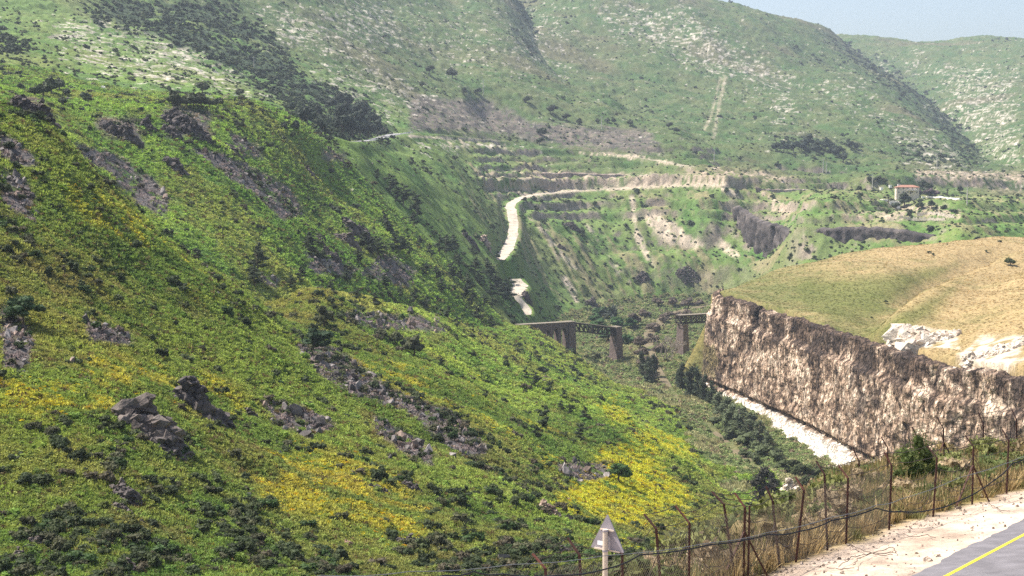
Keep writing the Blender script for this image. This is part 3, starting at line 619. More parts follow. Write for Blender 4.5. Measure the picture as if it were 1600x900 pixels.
def crag_mesh(seed, w, dp, h, colours, base, zfun, n=None, size=None):
    """one rock mass of many broken, interlocking blocks"""
    r = random.Random(seed); V_, F_, CC = [], [], []; k = 0; n = n or int(90 + w * 7); sz = size or max(.20 * h, .055 * w)
    stx = r.uniform(-.3, .3)
    for i in range(n):
        a = r.uniform(0, 2 * math.pi); rad = math.sqrt(r.random()); x = rad * math.cos(a) * w / 2; y = rad * math.sin(a) * dp / 2
        lobes = .62 + .38 * math.sin(x / w * 9 + seed) * math.cos(y / dp * 5 + seed * 2)
        top = h * max(.12, (1 - rad ** 2.2)) * lobes
        co, fc = HULLS[r.randrange(len(HULLS))]; s_ = sz * r.uniform(.55, 1.25); sc = np.array([s_ * r.uniform(.8, 1.5), s_ * r.uniform(.7, 1.2), s_ * r.uniform(.6, 1.1)])
        M_ = np.array((Matrix.Rotation(r.uniform(0, 6.28), 3, 'Z') @ Matrix.Rotation(stx + r.gauss(0, .25), 3, 'X')))
        z = zfun(base[0] + x, base[1] + y) - base[2] + top * r.uniform(.35, 1.0) - s_ * .35
        p = (co * sc) @ M_.T + np.array([x, y, z]); V_.append(p); F_ += [tuple(q + k for q in f) for f in fc]; k += len(co)
        c = ramp(np.full(len(co), r.uniform(.25, .95)), [0, .5, 1], colours); CC.append(c)
    me = bpy.data.meshes.new('rock'); me.from_pydata(np.concatenate(V_).tolist(), [], F_); me.update(); me.materials.append(M_cliff)
    at = me.color_attributes.new('Col', 'FLOAT_COLOR', 'POINT'); c = np.ones((k, 4), np.float32); c[:, :3] = np.concatenate(CC); at.data.foreach_set('color', c.ravel())
    return me
def outcrop(px, py, wpx, hpx, label, seed, depth=None, colours=BAS, name='rock_outcrop', cat='rock outcrop', group=None, rz=0., lo=60, n=None, size=None):
    q = hit(px, py, lo); m = q[1] / FP; w, h = wpx * m, hpx * m; dp = depth or w * .55
    o = link(name, crag_mesh(seed, w, dp, h, colours, q, hz, n, size)); o.location = q
    return tag(o, label, cat, group)
BAL = [(.048, .039, .035), (.10, .082, .072), (.19, .16, .14)]
OC = [
 (238,680,112,78,'broad craggy basalt outcrop with brown cap on the near slope',.2,BAL),
 (314,646,92,62,'dark wedge of basalt rising above the broad craggy outcrop',-.2,BAS),
 (262,706,60,36,'lowest shadowed foot block of the craggy basalt outcrop',.5,BAS),
 (392,650,34,18,'small brown rock hump beside the dark basalt wedge',.3,BAL),
 (186,770,28,28,'upper boulder of the basalt heap below the craggy outcrop',.1,BAL),
 (200,782,42,36,'biggest boulder of the basalt heap below the craggy outcrop',.4,BAS),
 (190,798,36,20,'lowest flat boulder of the basalt heap below the craggy outcrop',.2,BAL),
 (205,893,40,24,'brown boulder pair cut by the lower frame edge',.2,BAL),
 (55,850,24,22,'grey basalt boulder beside shrubs in the lower corner',.2,BAL),
 (30,870,26,18,'pale grey boulder nearest the lower corner of the slope',.6,BAL),
 (637,852,42,26,'cracked basalt boulder below the long yellow flower patch',.2,BAS),
 (594,770,44,18,'low dark ledge at the top of the yellow flower patch',.2,BAS),
 (642,764,34,18,'slanting dark ledge just past the yellow flower patch top',-.5,BAS),
 (545,852,18,14,'reddish boulder below the yellow flower patch',.2,[(.12,.07,.05),(.24,.15,.11),(.36,.25,.19)]),
 (857,803,34,28,'big flat-topped brown boulder at the edge of the yellow meadow',.1,[(.09,.06,.045),(.20,.14,.105),(.33,.25,.2)]),
 (880,865,40,16,'dark rock ledge behind the fence near the triangular sign',.1,BAS),
 (560,366,54,26,'double hump basalt outcrop halfway up the far gully side',-.3,BAS),
 (545,382,44,26,'brown knob under the double hump basalt outcrop',.3,BAL),
 (518,402,30,18,'rounded dark knob below the brown knob on the gully side',.2,BAS),
 (500,376,18,9,'small flat brown rock above the rounded dark knob',.2,BAL),
 (735,379,28,14,'dark rock nose beside the white track',.2,BAS),
 (760,382,36,16,'pinkish rock ledge at the foot of the white track',.2,[(.16,.12,.1),(.3,.23,.19),(.45,.36,.3)]),
 (825,466,20,14,'dark boulder in the lower bend of the white track',.2,BAS),
 (893,353,30,10,'dark rock patch on the terraced slope above the river',.2,BAS),
 (878,388,14,9,'small dark rock below the terrace slope rock patch',.2,BAS),
 (1004,436,20,16,'dark triangular rock at the foot of the pale scar',.1,BAS),
 (1075,432,40,8,'low dark rock bar at the foot of the terraced slope',.1,BAS),
 (925,480,22,20,'dark rock cleft above the palm thicket',.2,BAS),
 (1198,372,26,14,'grey-brown knob standing before the distant dark cliff',.2,BAL),
 (190,212,64,32,'dark crag on the plateau rim, first from the near crest',.15,BAS),
 (292,204,80,36,'dark crag on the plateau rim, second from the near crest',.1,BAS),
 (268,210,30,22,'short dark step left of the second rim crag',.1,BAS),
 (232,200,26,18,'small dark tooth between the two rim crags',.1,BAS),
 (38,170,44,34,'dark jagged crag on the near crest',.4,BAS),
 (70,188,42,34,'lower dark crag on the near crest facing the gully',.8,BAS),
 (272,262,34,30,'dark rock hollow below the plateau rim',.2,BAS),
 (365,240,36,18,'dark rock patch above the long gully scree',.2,BAS),
 (525,246,36,12,'purple-grey ledge below the far road',.2,BAL),
 (484,272,22,14,'grey ledge above the far gully trees',.2,BAL),
 (1240,540,14,40,'dark vertical cleft rock in the mesa cliff',.0,BAS),
]
for k, (px, py, w, h, lab, rz, cl) in enumerate(OC[:-1]):
    far_ = py < 300
    outcrop(px, py, w, h, lab, 40 + k, colours=cl, rz=rz, lo=60 if not (900 < px) else 300)
CH = [(.28, .21, .15), (.48, .40, .32), (.68, .62, .53)]
for k, (px, py, w, h, lab) in enumerate([(1436,530,34,7,'white chalk knob on the golden mesa, with a flat face'),(1470,528,60,9,'broad white chalk outcrop at the mesa spur foot'),
     (1512,566,30,13,'small white chalk block on the mesa beside the cliff edge'),(1558,550,66,12,'streaked white chalk outcrop on the mesa rim, last towards the road'),(1590,538,44,10,'pale chalk shoulder cut by the frame edge')]):
    outcrop(px, py, w, h, lab, 90 + k, colours=CH, name='chalk_outcrop', cat='chalk outcrop', lo=380, size=1.5, n=420)
outcrop(1237,770,32,28,'white chalk boulder among dark trees below the fence', 97, colours=CH, name='chalk_boulder', cat='chalk boulder', lo=300)
outcrop(1385,742,120,44,'large white chalk hump at the mesa cliff foot', 98, colours=CH, name='chalk_outcrop', cat='chalk outcrop', lo=380, depth=22, size=4.5, n=420)
outcrop(1330,742,60,20,'long low white chalk ledge beside the cliff foot', 99, colours=CH, name='chalk_outcrop', cat='chalk outcrop', lo=380, depth=14, size=3, n=260)

# ------------------------------------------------------------------ ribbons: tracks, river, roads
def ribbon(name, xy, widths, m, lift=.25, kind='structure', ds=2.0, nw=7, jag=.0, zfun=None):
    q, s = resample([(a, b, w) for (a, b), w in zip(xy, widths)], ds); n = len(q)
    k = np.ones(5) / 5
    for a in range(3): q[:, a] = np.convolve(np.pad(q[:, a], 2, 'edge'), k, 'valid')
    tg = np.gradient(q[:, :2], axis=0); tg /= np.maximum(np.linalg.norm(tg, axis=1), 1e-6)[:, None]; nr = np.stack([-tg[:, 1], tg[:, 0]], 1)
    t = np.linspace(-.5, .5, nw)[:, None]; ww = q[:, 2][None] * (1 + jag * np.sign(t) * fbm(s, s * 0, 6, 3, 401)[None])
    XX = q[:, 0][None] + nr[:, 0][None] * t * ww; YY = q[:, 1][None] + nr[:, 1][None] * t * ww
    if zfun is None:
        zz = sample(Z, XX, YY); ZZ = np.broadcast_to((zz.max(0) * .5 + zz.mean(0) * .5)[None], XX.shape) * .6 + zz * .4 + lift
    else: ZZ = zfun(XX, YY)
    return tag(link(name, grid_mesh(name, XX, YY, ZZ, None, m)), kind=kind)
def pxline(pts, lo=300): return [tuple(hit(a, b, lo)[:2]) for a, b in pts]
M_chalkroad = mat('white_track', (.43, .37, .29), .95, .28, .22, .1, .6)
M_track = mat('pale_track', (.36, .31, .22), .95, .2, .3)
M_asph_far = mat('far_asphalt', (.26, .25, .25), .9, .1, .3)
def chain(px, Ys): return [tuple(P(a, b, y)[:2]) for (a, b), y in zip(px, Ys)]
for nm, r_, lift_, jag_, mt_ in PATHS:
    rr_ = r_.copy(); tg = np.gradient(rr_[:, :2], axis=0); tg /= np.linalg.norm(tg, axis=1)[:, None]; nr = np.stack([-tg[:, 1], tg[:, 0]], 1)
    s_ = np.arange(len(rr_)) * 2.5; t = np.linspace(-.5, .5, 7)[:, None]; ww = rr_[:, 3][None] * .8 * (1 + jag_ * np.sign(t) * fbm(s_, s_ * 0, 7, 3, 401)[None])
    XX = rr_[:, 0][None] + nr[:, 0][None] * t * ww; YY = rr_[:, 1][None] + nr[:, 1][None] * t * ww
    zz = sample(Z, XX, YY); ZZ = np.maximum(rr_[:, 2][None], zz * .5 + rr_[:, 2][None] * .5) + lift_
    tag(link(nm, grid_mesh(nm, XX, YY, ZZ, None, (M_chalkroad, M_track, M_asph_far)[mt_])), kind='structure')
# river
M_water = mat('river_water', (.15, .12, .07), .75, .12, .08, .04, 1.5, spec=.2)
rv = [tuple(P(a, b, y)[:2]) for a, b, y in [(1215,760,470),(1180,733,505),(1150,712,530),(1118,686,566),(1085,662,605),(1060,640,640),(1040,610,700),(1022,580,765),(1012,552,850),(1016,530,920),(1034,512,985),(1062,497,1040),(1100,488,1080),(1180,484,1100)]]
ribbon('river', rv, [5,5,4.5,4,3.6,3.6,4,5,6.5,8,8.5,8,7,7], M_water, zfun=lambda x, y: -104 + np.clip((y - 560) * .012, -1, 8) + .55 + 0 * x, ds=4)
# the near road, its painted edge line and the loose verge
def onplane(px, py):
    u, w = uw(px, py)   # z = w y ; plane z = a + b x + c y
    y = (-10.0 - .0896 * .66 + .142 * 29) / (w - .0896 * u + .142); return np.array([u * y, y, w * y])
e0, e1 = onplane(1430, 900), onplane(1600, 800); l0, l1 = onplane(1484, 900), onplane(1600, 838)
dirr = (l1 - l0) / np.linalg.norm((l1 - l0)[:2]); nrm_ = np.array([dirr[1], -dirr[0]])
def road_sheet(name, off0, off1, z, m, nx=2, jag=0):
    s = np.arange(-30, 46, .12); a = off0 + jag * (.16 * fbm(s, s * 0, .8, 3, 411) + .22 * fbm(s, s * 0, 5, 2, 413))
    t = np.linspace(0, 1, nx)[:, None]; o_ = a[None] * (1 - t) + off1 * t
    XX = l0[0] + dirr[0] * s[None] + nrm_[0] * o_; YY = l0[1] + dirr[1] * s[None] + nrm_[1] * o_
    return tag(link(name, grid_mesh(name, XX, YY, bench_plane(XX, YY) + z, None, m)), kind='structure')
M_asph = mat('asphalt', (.150, .140, .148), .9, .22, 1.6, .006, 120)
M_line = mat('road_line_yellow', (.60, .46, .03), .75, .35, 5)
eo = float((e0 - l0)[:2] @ nrm_)
road_sheet('road', min(eo, -.35), 7.5, .055, M_asph, jag=1)
road_sheet('road_marking', -.055, .075, .060, M_line)
# ------------------------------------------------------------------ plants and stones: prototypes
def rnd_rot(n, r): 
    q = r.normal(size=(n, 4)); q /= np.linalg.norm(q, axis=1)[:, None]; w, x, y, z = q.T
    return np.stack([np.stack([1 - 2 * (y * y + z * z), 2 * (x * y - z * w), 2 * (x * z + y * w)], -1), np.stack([2 * (x * y + z * w), 1 - 2 * (x * x + z * z), 2 * (y * z - x * w)], -1),
                     np.stack([2 * (x * z - y * w), 2 * (y * z + x * w), 1 - 2 * (x * x + y * y)], -1)], 1)
def leaves(P_, size, r, aspect=.62):
    """a small folded leaf spray (a quad) at each point"""
    n = len(P_); q = np.array([[-1, 0, 0], [0, -aspect, .12], [1, 0, 0], [0, aspect, .12]])
    s = size * r.uniform(.6, 1.35, n); v = np.einsum('nij,kj->nki', rnd_rot(n, r), q) * s[:, None, None] * .5 + P_[:, None]
    return v.reshape(-1, 3)
def blob_points(n, lumps, r, shell=.55):
    """points filling a crown made of uneven lumps: rows x, y, z, rx, ry, rz"""
    L = np.array(lumps, float); wgt = L[:, 3] * L[:, 4] + L[:, 3] * L[:, 5]; k = r.choice(len(L), n, p=wgt / wgt.sum())
    d = r.normal(size=(n, 3)); d /= np.linalg.norm(d, axis=1)[:, None]; rad = shell + (1 - shell) * r.random(n) ** .6
    rad *= 1 + .22 * r.normal(size=n) * .5
    return L[k, :3] + d * rad[:, None] * L[k, 3:6]
def foliage_mesh(name, n, lumps, size, seed, mt, core=.72, aspect=.62, shell=.6):
    r = np.random.default_rng(seed); v = leaves(blob_points(n, lumps, r, shell), size, r, aspect); v[:, 2] = np.maximum(v[:, 2], -.02)
    f = [tuple(range(4 * i, 4 * i + 4)) for i in range(n)]; vv = v.tolist()
    if core:
        import bmesh
        bm = bmesh.new(); bmesh.ops.create_icosphere(bm, subdivisions=2, radius=1); co = np.array([a.co[:] for a in bm.verts]); fc = [tuple(a.index for a in g.verts) for g in bm.faces]; bm.free()
        for l in lumps:
            l = np.array(l); k = len(vv); j = 1 + .22 * r.normal(size=(len(co), 1)); p = co * j * l[3:6] * core + l[:3]; p[:, 2] = np.maximum(p[:, 2], 0)
            vv += p.tolist(); f += [tuple(i + k for i in g) for g in fc]
    me = bpy.data.meshes.new(name); me.from_pydata(vv, [], f); me.update(); me.materials.append(mt); return me
def lumps_round(seed, n, w=1., h=1., base=0., spread=.5, rr=.45):
    r = np.random.default_rng(seed); o = []
    for i in range(n):
        a = r.uniform(0, 6.28); d = spread * math.sqrt(r.random()) * w; z = base + h * r.uniform(.25, .8) * (1 - .35 * d / max(w * spread, .01)); s = rr * r.uniform(.6, 1.1)
        o.append((d * math.cos(a), d * math.sin(a), z, s * w, s * w, s * h * .8))
    return o
def herb_mesh(seed, n=26, h=.8, w=.55, mt=None, lw=.10, spread=.5):
    r = np.random.default_rng(seed); v = []; f = []
    for i in range(n):
        a = r.uniform(0, 6.28); d = spread * math.sqrt(r.random()); x, y = d * math.cos(a), d * math.sin(a); lean = r.uniform(.1, .7); b = a + r.uniform(-.8, .8)
        hh = h * r.uniform(.5, 1) * (1 - .5 * d); tx, ty = x + math.cos(b) * lean * hh * .6, y + math.sin(b) * lean * hh * .6; c = b + 1.57 + r.uniform(-.5, .5); l = lw * r.uniform(.7, 1.5)
        mx, my, mz = x * .5 + tx * .5, y * .5 + ty * .5, hh * .62; k = len(v)
        v += [(x, y, -.05), (mx + math.cos(c) * l, my + math.sin(c) * l, mz), (tx, ty, hh), (mx - math.cos(c) * l, my - math.sin(c) * l, mz)]; f.append((k, k + 1, k + 2, k + 3))
    me = bpy.data.meshes.new('herbs'); me.from_pydata(v, [], f); me.update(); me.materials.append(mt or M_leaf); return me
def rock_mesh(k):
    co, fc = HULLS[k]; me = bpy.data.meshes.new('stone'); me.from_pydata((co * .5 * np.array([1.25, 1, .8])).tolist(), [], fc); me.update(); me.materials.append(M_rock); return me
P_herb = [herb_mesh(10 + k, 24) for k in range(3)] + [foliage_mesh('herbs', 34, lumps_round(20 + k, 4, 1, .7, 0, .6, .4), .26, 20 + k, M_leaf, core=0, shell=.3) for k in range(3)]
P_flower = [foliage_mesh('flower_head', 40, [(0, 0, .55, .55, .55, .10)], .17, 30 + k, M_leaf, core=0, shell=.05, aspect=1.) for k in range(2)]
P_shrub = [foliage_mesh('foliage', 420, lumps_round(40 + k, 7 + k, 1, 1.15, 0, .6, .34), .15, 40 + k, M_leaf, core=.74) for k in range(5)]
P_far = [foliage_mesh('foliage', 60, lumps_round(50 + k, 4, 1, .95, 0, .45, .46), .36, 50 + k, M_leaf, core=.8) for k in range(4)]
P_reed = [herb_mesh(60 + k, 40, 1.0, .5, lw=.055, spread=.45) for k in range(2)] + [foliage_mesh('reeds', 90, lumps_round(62 + k, 4, .9, 1., 0, .45, .42), .24, 62 + k, M_leaf, core=.6, aspect=.35) for k in range(2)]
P_grass = [herb_mesh(70 + k, 44, 1.0, .4, lw=.022, spread=.4) for k in range(3)]
P_stone = [rock_mesh(k) for k in range(10)]

def scatter(name, protos, pos, scl, rot, idx, tint, label, cat, group=None, kind='stuff'):
    co = bpy.data.collections.new(name + '_kinds')
    for k, me in enumerate(protos): co.objects.link(bpy.data.objects.new('%s_kind_%02d' % (name, k), me))
    me = bpy.data.meshes.new(name); n = len(pos); me.vertices.add(n); me.vertices.foreach_set('co', np.asarray(pos, np.float32).ravel())
    def at(nm, ty, d, key): a = me.attributes.new(nm, ty, 'POINT'); a.data.foreach_set(key, d)
    at('scl', 'FLOAT_VECTOR', np.asarray(scl, np.float32).ravel(), 'vector'); at('rot', 'FLOAT_VECTOR', np.asarray(rot, np.float32).ravel(), 'vector')
    at('idx', 'INT', np.asarray(idx, np.int32), 'value')
    tc = np.ones((n, 4), np.float32); tc[:, :3] = tint; at('tint', 'FLOAT_COLOR', tc.ravel(), 'color')
    g = bpy.data.node_groups.new(name + '_spread', 'GeometryNodeTree'); g.interface.new_socket('Geometry', in_out='INPUT', socket_type='NodeSocketGeometry'); g.interface.new_socket('Geometry', in_out='OUTPUT', socket_type='NodeSocketGeometry')
    gi, go = g.nodes.new('NodeGroupInput'), g.nodes.new('NodeGroupOutput'); ci = g.nodes.new('GeometryNodeCollectionInfo'); ci.inputs['Collection'].default_value = co
    ci.inputs['Separate Children'].default_value = True; ci.inputs['Reset Children'].default_value = True
    ip = g.nodes.new('GeometryNodeInstanceOnPoints'); ip.inputs['Pick Instance'].default_value = True
    def na(nm, ty): a = g.nodes.new('GeometryNodeInputNamedAttribute'); a.data_type = ty; a.inputs['Name'].default_value = nm; return a.outputs['Attribute']
    L = g.links.new; L(gi.outputs[0], ip.inputs['Points']); L(ci.outputs[0], ip.inputs['Instance']); L(na('idx', 'INT'), ip.inputs['Instance Index'])
    L(na('rot', 'FLOAT_VECTOR'), ip.inputs['Rotation']); L(na('scl', 'FLOAT_VECTOR'), ip.inputs['Scale']); L(ip.outputs[0], go.inputs[0])
    o = link(name, me); md = o.modifiers.new('spread', 'NODES'); md.node_group = g
    return tag(o, label, cat, group, kind)

# candidate spots: even over the seen land
def spots(n, lo, hi, mask, m=None, margin=.11):
    """n random grid cells between two distances, kept with probability mask"""
    k0, k1 = np.searchsorted(V, [math.log(lo), math.log(hi)])
    v = rng.uniform(math.log(lo), math.log(hi), n); u = rng.uniform(-.365 - margin, .365 + margin, n)
    y = np.exp(v); x = u * y; iu, iv = gidx(x, y); i = iu.astype(int); j = iv.astype(int)
    keep = vis[j, i] & (rng.random(n) < mask[j, i]); x, y, i, j = x[keep], y[keep], i[keep], j[keep]
    return x, y, sample(Z, x, y), K[j, i], j, i
onmesa = isM.astype(float); land = (~isB).astype(float); water = np.zeros(Z.shape)
RV = np.array([(a, b) for a, b in rv]); selr = (Z < floor + 3) & (Y > 400) & (Y < 1200); water[selr] = np.abs(seg_dist(X[selr], Y[selr], RV)) < np.interp(Y[selr], [480, 640, 800, 900, 1200], [2.6, 2.0, 2.8, 3.9, 3.6])
pathm = np.zeros(Z.shape)
for nm, r_, *_r in PATHS:
    W_ = r_[:, 3].max(); sel = (X > r_[:, 0].min() - W_) & (X < r_[:, 0].max() + W_) & (Y > r_[:, 1].min() - W_) & (Y < r_[:, 1].max() + W_)
    pathm[sel] = np.maximum(pathm[sel], np.abs(seg_dist(X[sel], Y[sel], r_[::4, :2])) < r_[:, 3].mean() * .55)
free = land * (1 - water) * (1 - pathm)
lum = lambda n, lo, hi: rng.uniform(lo, hi, (n, 1))
def rz_(n, tilt=.12): return np.stack([rng.normal(0, tilt, n), rng.normal(0, tilt, n), rng.uniform(0, 6.28, n)], 1)

# ground cover: herbs and grass clumps
m = free * (1 - .8 * np.clip(basalt, 0, 1)) * (1 - onmesa) * (1 - .85 * dark_rock) * (1 - reed * .6)
x, y, z, kc, j, i = spots(520000, 95, 760, m); n = len(x); s = (.42 + y * .0017) * rng.uniform(.6, 1.5, n)
hs = s * rng.uniform(.55, 1.1, n); t = kc * lum(n, 1.6, 3.4) * np.array([(1.05, .95, .95)]); brown = rng.random(n) < .07; t[brown] = col(.17, .125, .05) * lum(brown.sum(), .7, 1.3)
scatter('ground_cover', P_herb, np.stack([x, y, z - .05 * s], 1), np.stack([s, s, hs], 1), rz_(n), rng.integers(0, 6, n), np.clip(t, .01, .6),
        'lush green herbs and grass covering the near slopes', 'ground cover')
# leafy green mounds standing out of the grass
x, y, z, kc, j, i = spots(70000, 100, 760, m * (.35 + .65 * sstep(-.2, .3, fbm(X, Y, 9, 3, 175)))); n = len(x); s = rng.lognormal(-.75, .38, n) * np.interp(y, [100, 300, 760], [.85, 1.3, 2.0])
t = kc * np.array([(.95, 1.0, .85)]) * lum(n, .9, 3.0)
scatter('leafy_mounds', P_shrub, np.stack([x, y, z - .15 * s], 1), np.stack([s, s, s * rng.uniform(.5, .95, n)], 1), rz_(n), rng.integers(0, 5, n), np.clip(t, .01, .5), 'fresh green leafy plants standing out of the grass', 'ground cover')
# flowers
fm_ = np.clip(yellow * .8 * sstep(-.5, .25, n2 + .6 * n1) + yel2 * .33 * sstep(-.1, .5, n1 + .6 * n2 + .2), 0, 1) * m
x, y, z, kc, j, i = spots(150000, 95, 620, fm_); n = len(x); s = (.35 + y * .0013) * rng.uniform(.5, 1.3, n)
t = np.where(rng.random((n, 1)) < .8, col(.62, .50, .01), col(.66, .38, .01)) * lum(n, .7, 1.2)
scatter('flowers', P_flower, np.stack([x, y, z + .1 * s], 1), np.stack([s, s, s * .9], 1), rz_(n, .3), rng.integers(0, 2, n), t, 'yellow wildflowers in bloom across the meadow and slopes', 'wildflowers')
# dry grass on the mesa
x, y, z, kc, j, i = spots(110000, 380, 880, onmesa * (1 - chalk)); n = len(x); s = (.5 + y * .0006) * rng.uniform(.5, 1.3, n)
scatter('dry_grass', P_grass, np.stack([x, y, z - .05], 1), np.stack([s, s, s * .5], 1), rz_(n), rng.integers(0, 3, n), np.clip(kc * lum(n, 1.0, 2.2), .02, .7), 'golden and olive dry grass covering the mesa top', 'dry grass')
# far bushes
scrubn = fbm(X, Y, 30, 4, 171)
farm = free * (1 - onmesa) * np.clip(.75 * wC * (Z > -92) * (np.sin((X * .94 + Y * .34) * 6.283 / 7.0 + n_mid * 1.2) > .25) + .10 + .55 * sstep(.05, .5, scrubn) + .9 * wood_shade + .25 * reed, 0, 1) * (1 - .6 * np.clip(lim_m, 0, 1))
x, y, z, kc, j, i = spots(120000, 540, 3600, farm * np.clip(1.35 - Y / 4500 + wood_shade, .3, 1)); n = len(x)
big = rng.random(n) < np.where(wood_shade[j, i] > .4, .35, .03); s = np.where(big, rng.uniform(2.2, 4.2, n), rng.uniform(.6, 2.0, n)) * np.interp(y, [600, 1500, 3000], [1, 1.15, 1.8])
t = np.where(rng.random((n, 1)) < np.where(big | (wood_shade[j, i] > .4), .85, .45)[:, None], col(.040, .058, .026), col(.085, .105, .04)) * lum(n, .7, 1.5); t = np.where(reed[j, i][:, None] > .5, col(.10, .11, .05) * lum(n, .7, 1.3), t)
scatter('distant_scrub', P_far, np.stack([x, y, z - .15 * s], 1), np.stack([s, s, s * rng.uniform(.7, 1.1, n)], 1), rz_(n, .06), rng.integers(0, 4, n), t, 'dark green scrub dotted over the distant hillsides and terraces', 'scrub')
# reeds and tamarisk thicket on the valley floor
edge_ = fbm(X, Y, 18, 3, 177)
x, y, z, kc, j, i = spots(300000, 400, 1150, reed * free * .95); n = len(x)
s = rng.uniform(1.2, 3.0, n) * np.clip(.8 + .5 * edge_[j, i], .5, 1.5); t = np.where((edge_[j, i][:, None] + .35 * rng.normal(size=(n, 1))) > .1, col(.25, .24, .12), col(.17, .21, .08)) * lum(n, 1.1, 2.1)
t = np.where(rng.random((n, 1)) < .07, col(.30, .23, .15), t)
scatter('reed_thicket', P_reed + P_shrub, np.stack([x, y, z - .1 * s], 1), np.stack([s, s, s * rng.uniform(.8, 1.3, n)], 1), rz_(n, .08), np.where((edge_[j, i] > .05) | (rng.random(n) < .35), rng.integers(0, 4, n), rng.integers(4, 9, n)), t, 'grey green reeds and tamarisk filling the valley floor by the river', 'reeds')

# where things lie, told by what stands near them in the picture
MARKS = [('the craggy basalt outcrop', 262, 670), ('the dark basalt wedge', 330, 640), ('the round carob at the slope edge', 40, 500), ('the lone meadow tree', 967, 750), ('the ruined viaduct', 870, 520),
 ('the triangular sign', 945, 850), ('the long central scree', 545, 590), ('the lower scree', 640, 690), ('the small upper scree', 465, 655), ('the dark bush pair', 490, 530),
 ('the plateau rim crags', 240, 200), ('the long gully scree', 390, 290), ('the near crest crag', 50, 180), ('the upper flower streak', 200, 360), ('the long yellow flower patch', 540, 790),
 ('the meadow scree', 910, 735), ('the flat-topped boulder', 857, 800), ('the double hump outcrop', 550, 375), ('the white track', 800, 350), ('the yellow meadow edge', 1075, 790),
 ('the basalt heap', 195, 790), ('the lower frame corner', 40, 860), ('the cracked boulder', 637, 850), ('the gully floor', 480, 420), ('the mid-slope scree tongue', 720, 680), ('the footslope crest', 640, 480),
 ('the orange flower band', 60, 620), ('the old stone heap', 165, 520), ('the slope shoulder', 330, 440), ('the pale grass spur', 700, 530), ('the lower fence end', 880, 890), ('the river reeds', 1000, 640)]
_used = {}
NTH = ['', 'second ', 'third ', 'fourth ', 'fifth ', 'sixth ', 'seventh ', 'eighth ', 'ninth ', 'tenth ', 'eleventh ', 'twelfth ', 'thirteenth ', 'fourteenth ', 'fifteenth ', 'sixteenth ', 'seventeenth ', 'eighteenth ', 'nineteenth ', 'twentieth ']
def whereabouts(items, noun):
    """items: (x, y, z, look); gives one distinct phrase per item"""
    rows = []
    for n_, (x_, y_, z_, look) in enumerate(items):
        a, b = proj(x_, y_, z_); d2 = [((a - q[1]) ** 2 + (b - q[2]) ** 2, q) for q in MARKS]; dd_, q = min(d2, key=lambda e: e[0]); dx, dy = a - q[1], b - q[2]
        if dd_ < 15 ** 2: way = 'right at'
        elif abs(dx) > 2 * abs(dy): way = 'level with and %s of' % ('right' if dx > 0 else 'left')
        elif abs(dy) > 2 * abs(dx): way = 'straight %s' % ('below' if dy > 0 else 'above')
        else: way = '%s and %s of' % ('below' if dy > 0 else 'above', 'right' if dx > 0 else 'left')
        rows.append((dd_, n_, look, way, q[0]))
    out = {}; cnt = {}
    for dd_, n_, look, way, mk in sorted(rows):
        k = (look, way, mk); c = cnt.get(k, 0); cnt[k] = c + 1
        out[n_] = ('%s%s %s %s %s' % (NTH[min(c, 19)], look, noun, way, mk) if c else '%s %s closest %s %s' % (look, noun, way, mk)).replace('closest level with and ', 'closest to and ').replace('level with and ', 'just ')
    return [out[k] for k in range(len(items))]
def single(name, meshes_parts, pos, s, rz, tint, label, cat, group=None):
    """a thing: one mesh, or an Empty with named parts"""
    if len(meshes_parts) == 1:
        o = link(name, meshes_parts[0][1]); o.location = pos; o.scale = s; o.rotation_euler = (0, 0, rz); o['tint'] = [float(c) for c in tint]; return tag(o, label, cat, group)
    e = empty(name, pos, rz, label, cat, group); e.scale = s
    for nm, me in meshes_parts:
        o = link(nm, me, e)
        if nm in ('crown', 'foliage', 'fronds'): o['tint'] = [float(c) for c in tint]
    return e

# near shrubs: the 300 largest are things of their own, the rest one thicket
scrub = regions([[(30,640),(130,650),(260,690),(310,760),(240,780),(100,720)], [(330,740),(400,790),(520,850),(540,900),(360,900),(290,800)], [(0,850),(120,800),(260,850),(300,900),(0,900)],
  [(250,590),(420,560),(520,600),(480,640),(340,600)], [(0,330),(60,360),(40,420),(0,420)], [(60,400),(300,470),(320,520),(150,480)], [(480,500),(520,500),(560,560),(470,550)],
  [(560,600),(700,620),(760,690),(700,680)], [(760,680),(860,740),(900,800),(800,790),(700,740)], [(440,370),(520,400),(640,460),(640,500),(500,480)], [(640,440),(780,420),(800,480),(700,490)],
  [(680,500),(780,540),(800,580),(720,560)], [(720,830),(900,850),(900,900),(700,900)], [(1000,850),(1100,820),(1200,840),(1200,900),(1000,900)], [(150,215),(300,330),(420,440),(400,470),(260,360),(130,250)]], 14, hi=1000, wobble=16)
m = free * (1 - onmesa) * np.clip(.07 + .42 * sstep(-.05, .45, scrubn) + .62 * scrub * sstep(-.4, .2, scrubn), 0, 1) * (1 - .8 * yellow) * (1 - reed) * (1 - .55 * np.clip(yel2, 0, 1))
x, y, z, kc, j, i = spots(30000, 100, 800, m); n = len(x); s = rng.uniform(.6, 1.8, n) * np.interp(y, [100, 300, 800], [.85, 1.2, 1.7])
pal = np.array([(.050, .070, .027), (.070, .090, .034), (.095, .098, .048), (.050, .092, .024), (.115, .098, .060)]); pid = rng.choice(5, n, p=[.34, .26, .2, .12, .08]); t = pal[pid] * lum(n, .8, 1.3)
sxy = s * rng.uniform(.85, 1.3, n); sz_ = s * rng.uniform(.7, 1.1, n); var = rng.integers(0, 5, n); rot = rz_(n, .08)
order = np.argsort(-s / y * (proj(x, y, z)[1] < 905) * (np.abs(x / y) < .362)); top, rest = order[:300], order[300:]
LOOK = ['dark green', 'grey-green', 'olive grey', 'bright leafy', 'brownish twiggy']
